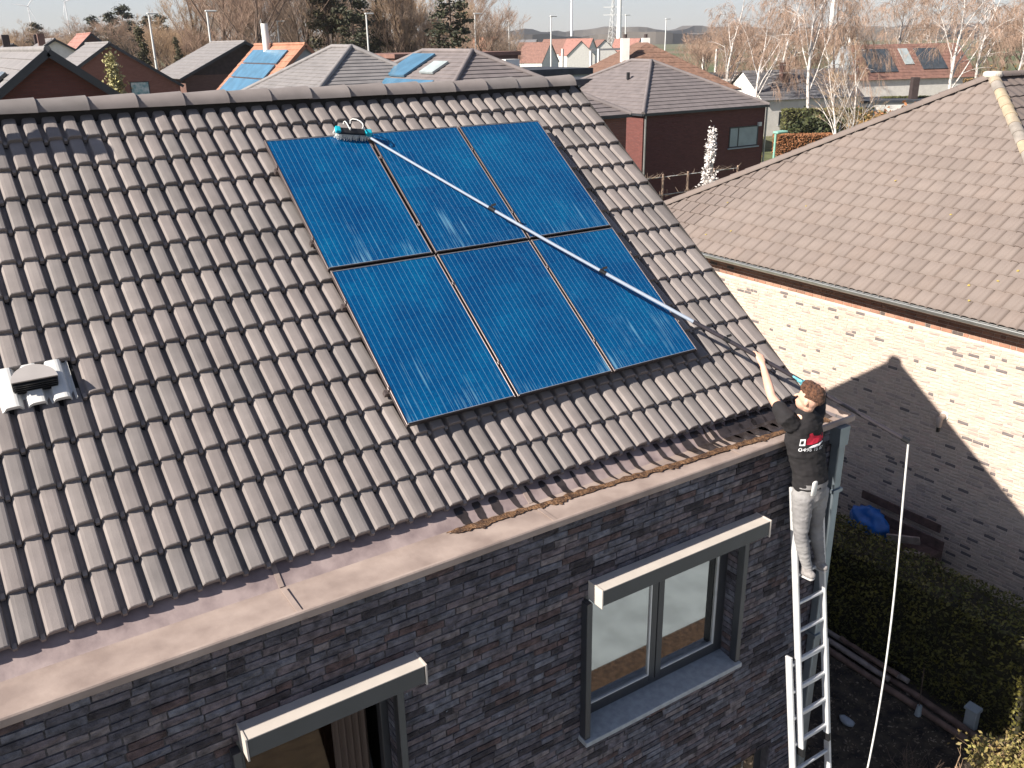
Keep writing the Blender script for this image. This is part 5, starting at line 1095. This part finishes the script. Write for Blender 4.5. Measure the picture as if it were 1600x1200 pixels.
# --- far wooded rise on the horizon
M['far_wood'] = mat('far_wood', (.10, .085, .07), .95, .3, .02); b = MB(); r_ = random.Random(2)
for (d, h0, x0, x1) in ((1500, 22, -1400, 2100), (2300, 42, -2200, 3200)):
    n = 260; vs = []; fs = []; fw = Vector((CF.x, CF.y, 0)).normalized(); rt = Vector((CR.x, CR.y, 0)).normalized()
    for i in range(n+1):
        c = Vector((CAM.x, CAM.y, 0))+fw*(d+40*math.sin(i*.4))+rt*(x0+(x1-x0)*i/n); hh = h0*(.55+.5*abs(mnoise.noise((i*.08, d, 0)))+.25*abs(mnoise.noise((i*.7, d, 4))))
        vs += [c, c+Vector((0, 0, hh)), c+fw*160+Vector((0, 0, hh*1.05)), c+fw*200]
    for i in range(n):
        for q in range(3): fs.append((4*i+q, 4*i+4+q, 4*i+5+q, 4*i+1+q))
    b.add(vs, fs)
tag(b.build('far_wood', M['far_wood']), 'hazy wooded rise along the horizon', 'woodland', kind='stuff')
# ================================================================ trees, shrubs, hedges
M['bark_brown'] = mat('brown_bark', (.15, .105, .08), .95, .3, 3, .4, 20); M['bark_birch'] = mat('white_birch_bark', (.40, .36, .33), .85, .5, 5, .3, 30, col2=(.60, .55, .51), lo=.35, hi=.5); M['tw_tan'] = mat('tan_twigs', (.38, .265, .17), .95, .3, .5); M['tw_red'] = mat('red_brown_twigs', (.33, .225, .165), .95, .3, .5); M['tw_grey'] = mat('grey_twigs', (.27, .20, .15), .95, .3, .5)
M['needle'] = leaf_mat('dark_needles', (.028, .035, .016), (.05, .05, .022)); M['needle2'] = leaf_mat('olive_needles', (.055, .055, .02), (.085, .07, .03)); M['ochre'] = leaf_mat('ochre_leaves', (.30, .18, .06), (.22, .13, .05)); M['olive'] = leaf_mat('olive_leaves', (.13, .13, .035), (.09, .09, .025)); M['yellow_green'] = leaf_mat('yellow_green_leaves', (.40, .36, .13), (.46, .42, .22)); M['blossom'] = leaf_mat('white_blossom', (.80, .74, .70), (.85, .80, .77)); M['copper'] = leaf_mat('copper_leaves', (.36, .15, .06), (.28, .12, .05)); M['ivy'] = leaf_mat('dark_green_leaves', (.03, .045, .012), (.055, .06, .018))
def bare_tree(seed, h, spread, rb, levels=5, droop=0., trunk_f=.35, nb=(4, 5), lean=.0, multi=1):
    """meshes of trunk+limbs and of the fine twigs"""
    r_ = random.Random(seed); wood = MB(); tw = MB()
    def grow(p, d, ln, rad, lv):
        n = 4 if lv == 0 else 3; pts = [p]; q = p; dd = d.copy()
        for k in range(n):
            dd = (dd+Vector((r_.gauss(0, .10), r_.gauss(0, .10), r_.gauss(0, .06)+(.06-droop*(lv >= 2)*.35)))).normalized(); q = q+dd*ln/n; pts.append(q)
        rads = [rad*(1-.45*k/n) for k in range(n+1)]
        if lv <= 1: wood.tube(pts, rads, 6 if lv == 0 else 5, False)
        else: (wood if lv == 2 else tw).tube(pts, rads, 3, False, sm=False)
        if lv >= levels: return
        m_ = r_.randint(*nb) if lv else r_.randint(nb[0]+2, nb[1]+4)
        for k in range(m_):
            f = r_.uniform(trunk_f if lv == 0 else .25, 1.0); i = min(n-1, int(f*n)); o = pts[i].lerp(pts[i+1], f*n-i); a = r_.uniform(0, 6.283)
            side = Vector((math.cos(a), math.sin(a), 0)); nd = (dd*r_.uniform(.5, .9)+side*r_.uniform(.5, 1.0)*spread+Vector((0, 0, .22-droop*.5*(lv >= 1)))).normalized()
            grow(o, nd, ln*r_.uniform(.42, .66)*(1 if lv else .95), max(.008, rads[i]*r_.uniform(.36, .52)), lv+1)
        if lv > 0 or True: grow(pts[-1], dd, ln*.5, rads[-1]*.8, lv+1)
    for k in range(multi):
        a = 6.28*k/multi+.5; grow(Vector((.25*(multi > 1)*math.cos(a), .25*(multi > 1)*math.sin(a), 0)), Vector((lean+.18*(multi > 1)*math.cos(a), .18*(multi > 1)*math.sin(a), 1)).normalized(), h*.52, rb, 0)
    return wood, tw
def tree_kind(wood, tw, wm, tm): return wood.mesh('trunk', M[wm]), tw.mesh('crown', M[tm])
BT = [tree_kind(*bare_tree(s_, 15, .8, .22, 5, 0, .3), 'bark_brown', tm) for s_, tm in ((1, 'tw_tan'), (2, 'tw_tan'), (3, 'tw_grey'), (4, 'tw_red'))]
BB = [tree_kind(*bare_tree(s_, 15, .62, .17, 5, .75, .3, (4, 5), lean=ln_), 'bark_birch', 'tw_red') for s_, ln_ in ((11, .03), (14, -.06))]
BS = [tree_kind(*bare_tree(21, 12, .7, .15, 4, .2, .25, (3, 4), multi=2), 'bark_birch', 'tw_tan')]
def conifer(seed, h, rb, lm, shape=1., n=5200, ls=.16):
    r_ = random.Random(seed); w_ = MB(); w_.tube([(0, 0, 0), (.1, 0, h*.5), (0, .05, h)], [.22, .13, .03], 7, False); pts = []
    for k in range(70):
        f = r_.uniform(.12, .98); z = h*f; ln = rb*(1-f)**shape*r_.uniform(.6, 1.15)+.25; a = r_.uniform(0, 6.283); d = Vector((math.cos(a), math.sin(a), r_.uniform(-.15, .25))); e = Vector((0, 0, z))+d*ln; w_.tube([(0, 0, z), e], [.05, .015], 3, False)
        for j in range(int(n/70)): t = r_.uniform(.25, 1)**.7; pts.append(Vector((0, 0, z))+d*ln*t+Vector((r_.gauss(0, .22), r_.gauss(0, .22), r_.gauss(0, .16))))
    c = MB(); leaf_cloud(c, pts, ls, r_, .6); return w_.mesh('trunk', M['bark_brown']), c.mesh('crown', M[lm])
CN = [conifer(1, 14, 3.2, 'needle', .75), conifer(2, 14, 2.6, 'needle2', .9), conifer(5, 14, 3.6, 'needle', .5)]
def put_tree(name, lb, me, p, h, h0, grp=None, rz=0., cat='tree', wid=1.):
    o = thing(name, lb, cat, (p.x, p.y, 0), grp, rz); s_ = h/h0
    for nm, m_ in zip(('trunk', 'crown'), me):
        if m_ is None: continue
        c = link(nm, m_, o); c.scale = (s_*wid, s_*wid, s_)
        if nm == 'crown': c['kind'] = 'stuff'
    return o
r_ = random.Random(31)
# the bare wood behind the left and centre roofs
k = 0; row = []
for px in range(255, 800, 18): row.append((px+r_.uniform(-8, 8), r_.uniform(96, 150)))
row.sort()
for (px, d) in row:
    if 660 < px < 735 and d < 110: d += 30
    top = 22 if 320 < px < 560 else 18; hh = r_.uniform(.75, 1.1)*top*(.8 if px < 300 else 1)*(.72 if px > 740 else 1); p = P(px, 80, d)
    put_tree('bare_tree', 'leafless brown tree of the near wood, '+ORD[k]+' from the left', BT[r_.randrange(4)], p, hh, 15.5, 'leafless trees of the near wood', r_.uniform(0, 6.28), wid=r_.uniform(.85, 1.15)); k += 1
k = 0
for px in range(-10, 300, 11):
    d = r_.uniform(170, 270); hh = r_.uniform(12, 17); p = P(px, 80, d)
    put_tree('bare_tree', 'small leafless tree on the far left skyline, '+ORD[k]+' from the left', BT[r_.randrange(4)], p, hh, 15.5, 'leafless trees on the far left skyline', r_.uniform(0, 6.28), wid=r_.uniform(1.1, 1.6)); k += 1
k = 0
for px, d, hh, v in ((178, 190, 16, 0), (200, 195, 17.5, 0), (238, 200, 15.5, 0), (258, 195, 15.5, 0), (62, 220, 15, 0), (150, 210, 16, 0)):
    put_tree('far_pine', 'dark pine on the far left skyline, '+ORD[k]+' of six by height of listing from centre' if False else ['dark pine rising left of the tallest skyline pine', 'tallest dark pine of the far left skyline', 'dark pine just right of the lamp post', 'dark pine at the right end of the left skyline', 'dark pine at the far left beside the pale house', 'dark pine above the red roof'][k], CN[v], P(px, 80, d), hh, 14, 'pines on the left skyline', k*1.3, wid=1.5); k += 1
for px, d, hh, v, wd, lb in ((222, 80, 10.8, 1, .75, 'single dark conifer beside the left lamp post'), (278, 100, 10, 1, .7, 'small conifer left of the dark clad house'), (513, 105, 20, 1, .95, 'olive pine left of the darkest pine'), (553, 100, 17.5, 0, 1.0, 'darkest pine above the grey pyramid roof'), (595, 108, 16, 1, .8, 'ivy covered tree right of the lamp post'), (706, 88, 15.5, 0, 1.15, 'tall dark conifer right of the wood'), (640, 112, 15, 1, .7, 'slim olive tree in the middle of the wood')):
    put_tree('conifer', lb, CN[v], P(px, 80, d), hh, 14, 'conifers behind the roofs', px*.1, wid=wd)
# right: birches and reddish bare trees
for px, d, hh, v, wd, lb in ((1268, 78, 21, 0, .75, 'white trunked birch left of the pair before the garage'), (1305, 80, 20, 1, .7, 'white trunked birch right of the pair before the garage'), (1487, 84, 19, 0, .95, 'big white birch in front of the brown roof'), (1140, 88, 17, 1, .85, 'drooping birch above the white flat house'), (1180, 84, 16, 0, .9, 'drooping birch behind the slate roof'), (1225, 92, 18, 1, .9, 'tall drooping birch behind the left birch trunk'), (1395, 130, 22, 0, .9, 'drooping birch left of the brown roof chimney'), (1450, 138, 24, 1, .9, 'tall drooping birch behind the brown roof'), (1530, 115, 20, 1, 1., 'drooping birch right of the brown roof'), (1585, 112, 19, 0, .9, 'drooping birch at the right edge')):
    put_tree('birch_tree', lb, BB[v], P(px, 120, d), hh, 15.5, 'birch trees at the right', px*.37, wid=wd)
k = 0
for px, d, hh in ((1105, 100, 11), (1150, 105, 12), (1205, 100, 11), (1255, 110, 12), (1330, 125, 10), (1560, 135, 13), (1600, 120, 12), (1085, 140, 10)):
    put_tree('bare_tree', 'reddish leafless tree of the right background, '+ORD[k]+' planted', BT[3], P(px, 110, d), hh, 15.5, 'reddish leafless trees of the right background', px*.7, wid=1.1); k += 1
for c in col.objects: pass
lab = ['reddish leafless tree at the left end of the right background row'] 
rt = sorted([o for o in col.objects if o.get('group') == 'reddish leafless trees of the right background'], key=lambda o: (o.location-CAM).dot(CR)/(o.location-CAM).dot(CF))
for k, o in enumerate(rt): o['label'] = 'reddish leafless tree of the right background, '+ORD[k]+' from the left'
put_tree('young_tree', 'slender two stemmed tree beside the green hedge', BS[0], P(1330, 150, 62), 9, 12, None, 1.0)
# bushes
def bush_mesh(seed, lm, n=1500, ls=.13, s3=(1.2, 1.2, 1.0)):
    r_ = random.Random(seed); pts = []; cl = [(Vector((r_.gauss(0, .5)*s3[0], r_.gauss(0, .5)*s3[1], s3[2]*r_.uniform(.35, 1.5))), r_.uniform(.25, .55)) for _ in range(14)]
    for _ in range(n): c, rr = r_.choice(cl); pts.append(c+Vector((r_.gauss(0, rr), r_.gauss(0, rr), r_.gauss(0, rr)*.8)))
    b = MB(); leaf_cloud(b, [p for p in pts if p.z > 0], ls, r_, .8); w_ = MB()
    for c, rr in cl: w_.tube([(0, 0, 0), c*.5+Vector((0, 0, .1)), c], [.04, .03, .015], 4, False)
    return w_.mesh('stem', M['bark_brown']), b.mesh('foliage', M[lm])
BM = {k: bush_mesh(i+40, k) for i, k in enumerate(('ochre', 'olive', 'copper', 'ivy'))}
def put_bush(lb, kind, p, s_, grp='garden and field shrubs'):
    o = thing('shrub', lb, 'shrub', (p.x, p.y, 0), grp, p.x)
    for nm, m_ in zip(('stem', 'foliage'), BM[kind]):
        c = link(nm, m_, o); c.scale = (s_, s_, s_)
        if nm == 'foliage': c['kind'] = 'stuff'
lst = []
for px, py_, d, s_, kd in ((250, 110, 75, 1.6, 'ochre'), (230, 125, 66, 1.3, 'olive'), (800, 95, 90, 1.6, 'ochre'), (825, 92, 100, 1.8, 'olive'), (850, 96, 88, 1.5, 'ochre'), (880, 98, 84, 1.5, 'olive'), (905, 95, 95, 1.7, 'ochre'), (940, 112, 66, 1.2, 'ochre'), (1095, 105, 95, 1.7, 'olive'), (1110, 118, 70, 1.3, 'ochre'), (1355, 130, 76, 1.5, 'olive'), (1375, 140, 72, 1.4, 'ochre'), (1405, 140, 76, 1.6, 'copper'), (1420, 145, 70, 1.2, 'olive'), (1560, 95, 110, 2.2, 'ochre'), (1585, 100, 100, 2.0, 'ochre'), (1545, 110, 96, 1.6, 'olive'), (1290, 172, 74, 1.5, 'ivy'), (1345, 180, 82, 1.3, 'ivy'), (770, 80, 120, 2.0, 'ochre'), (640, 100, 92, 1.6, 'ochre'), (610, 95, 95, 1.6, 'olive'), (1150, 135, 64, 1.0, 'copper')): lst.append((px, d, s_, kd))
cnt = {}
for px, d, s_, kd in sorted(lst):
    nmn = {'ochre': 'ochre brown', 'olive': 'olive green', 'copper': 'copper leaved', 'ivy': 'dark green'}[kd]; cnt[kd] = cnt.get(kd, 0)+1
    put_bush(nmn+' background shrub, '+ORD[cnt[kd]-1]+' of that colour from the left', kd, P(px, 120, d), s_)
# cone shaped yellow-green shrub, white blossom tree
def cone_tree(name, lb, p, h, rad, lm, n, ls, seed, pw=1.):
    o = thing(name, lb, 'tree', (p.x, p.y, 0)); r_ = random.Random(seed); b = MB(); b.tube([(0, 0, 0), (0, 0, h*.9)], [.06, .015], 6, False); pts = []
    for k in range(60):
        f = r_.uniform(.12, 1); a = r_.uniform(0, 6.28); rr = rad*(1-f)**pw*r_.uniform(.55, 1.1); e = Vector((math.cos(a)*rr, math.sin(a)*rr, h*f)); b.tube([(0, 0, h*f*.85), e], [.015, .006], 3, False)
        for j in range(int(n/60)): pts.append(Vector((0, 0, h*f*.85)).lerp(e, r_.uniform(.2, 1.05))+Vector((r_.gauss(0, rad*.1), r_.gauss(0, rad*.1), r_.gauss(0, h*.02))))
    b.build('trunk', M['bark_brown'], o); b = MB(); leaf_cloud(b, pts, ls, r_, .8); tag(b.build('crown', M[lm], o, fix=False), kind='stuff')
p = P(176, 110, 33); cone_tree('cone_shrub', 'yellow green cone shaped shrub behind the red gable', p, P(176, 84, 33).z, 1.15, 'yellow_green', 7800, .07, 3, .7)
p = P(1110, 250, 33); cone_tree('blossom_tree', 'small white blossoming tree before the dark red wall', p, P(1110, 200, 33).z, .62, 'blossom', 7000, .05, 5, .7)
hd_ = [(1224, 1345, 77, 3.1, 'olive', 'long olive green hedge right of the red brick house'), (1215, 1305, 71, 1.6, 'copper', 'low copper leaved hedge beside the red brick house'), (1500, 1620, 105, 4.0, 'ochre', 'ochre hedge at the upper right edge'), (1375, 1470, 98, 2.6, 'olive', 'olive hedge before the brown roofed house')]
for i, (xa, xb, d, h_, lm, lb) in enumerate(hd_):
    a, c = P(xa, 180, d), P(xb, 180, d); dv = c-a; ln = math.hypot(dv.x, dv.y); m_ = (a+c)/2
    t = hedge('hedge', lb, -ln/2, ln/2, -.7, .7, h_, 5200, lm, .09, 70+i); t.location = (m_.x, m_.y, 0); t.rotation_euler.z = math.atan2(dv.y, dv.x)
# espalier fence before the red wall, green lamp
p = P(1035, 300, 33); o = thing('espalier_fence', 'wooden posts and wires with trained branches before the red wall', 'fence', (p.x, p.y, 0)); top = P(1035, 271, 33).z; M['post'] = mat('round_timber_post', (.33, .23, .17), .9, .2, 6)
for k, x in enumerate((-1.2, 0, 1.25, 2.6, 3.9)):
    b = MB(); b.tube([(x, 0, 0), (x, 0, top)], .04, 7); b.build('post', M['post'], o)
for z in (top-.1, top-.75):
    b = MB(); b.tube([(-1.2, 0, z), (3.9, 0, z)], .012, 4); b.build('wire', M['lampgrey'], o)
b = MB(); r_ = random.Random(6)
for k in range(150):
    x = r_.uniform(-1.2, 3.9); z = r_.choice((top-.1, top-.75)); q = Vector((x, 0, z)); b.tube([q, q+Vector((r_.gauss(0, .25), r_.gauss(0, .08), r_.uniform(-.1, .22)))], [.012, .005], 3, False)
tag(b.build('branch', M['tw_grey'], o), kind='stuff')
p = P(1209, 245, 38); zt_ = P(1212, 208, 38).z; o = thing('garden_lamp', 'pale green garden lamp at the corner of the red brick house', 'lamp', (p.x, p.y, 0)); M['green_lamp'] = mat('pale_green_enamel', (.22, .42, .33), .4, .05, 3); b = MB(); b.tube([(0, 0, 0), (0, 0, zt_)], .05, 8); b.build('post', M['green_lamp'], o); b = MB(); b.prism([(-.05, -.14, zt_), (.55, -.2, zt_+.02), (.55, .2, zt_+.02), (-.05, .14, zt_)], (0, 0, .10)); bevel(b.build('lamp_head', M['green_lamp'], o), .03)
# ================================================================ hazy air
hz = bpy.data.materials.new('haze'); hz.use_nodes = True; nt = hz.node_tree; nt.nodes.remove(nt.nodes['Principled BSDF']); pv = nt.nodes.new('ShaderNodeVolumePrincipled'); pv.inputs['Color'].default_value = (.93, .95, 1, 1); pv.inputs['Density'].default_value = .00015; pv.inputs['Anisotropy'].default_value = .3
nt.links.new(pv.outputs[0], nt.nodes['Material Output'].inputs['Volume'])
b = MB(); b.box((-2550, -62, -1), (3700, 3600, 190)); tag(b.build('haze', hz), 'pale haze in the air towards the horizon', 'haze', kind='stuff')
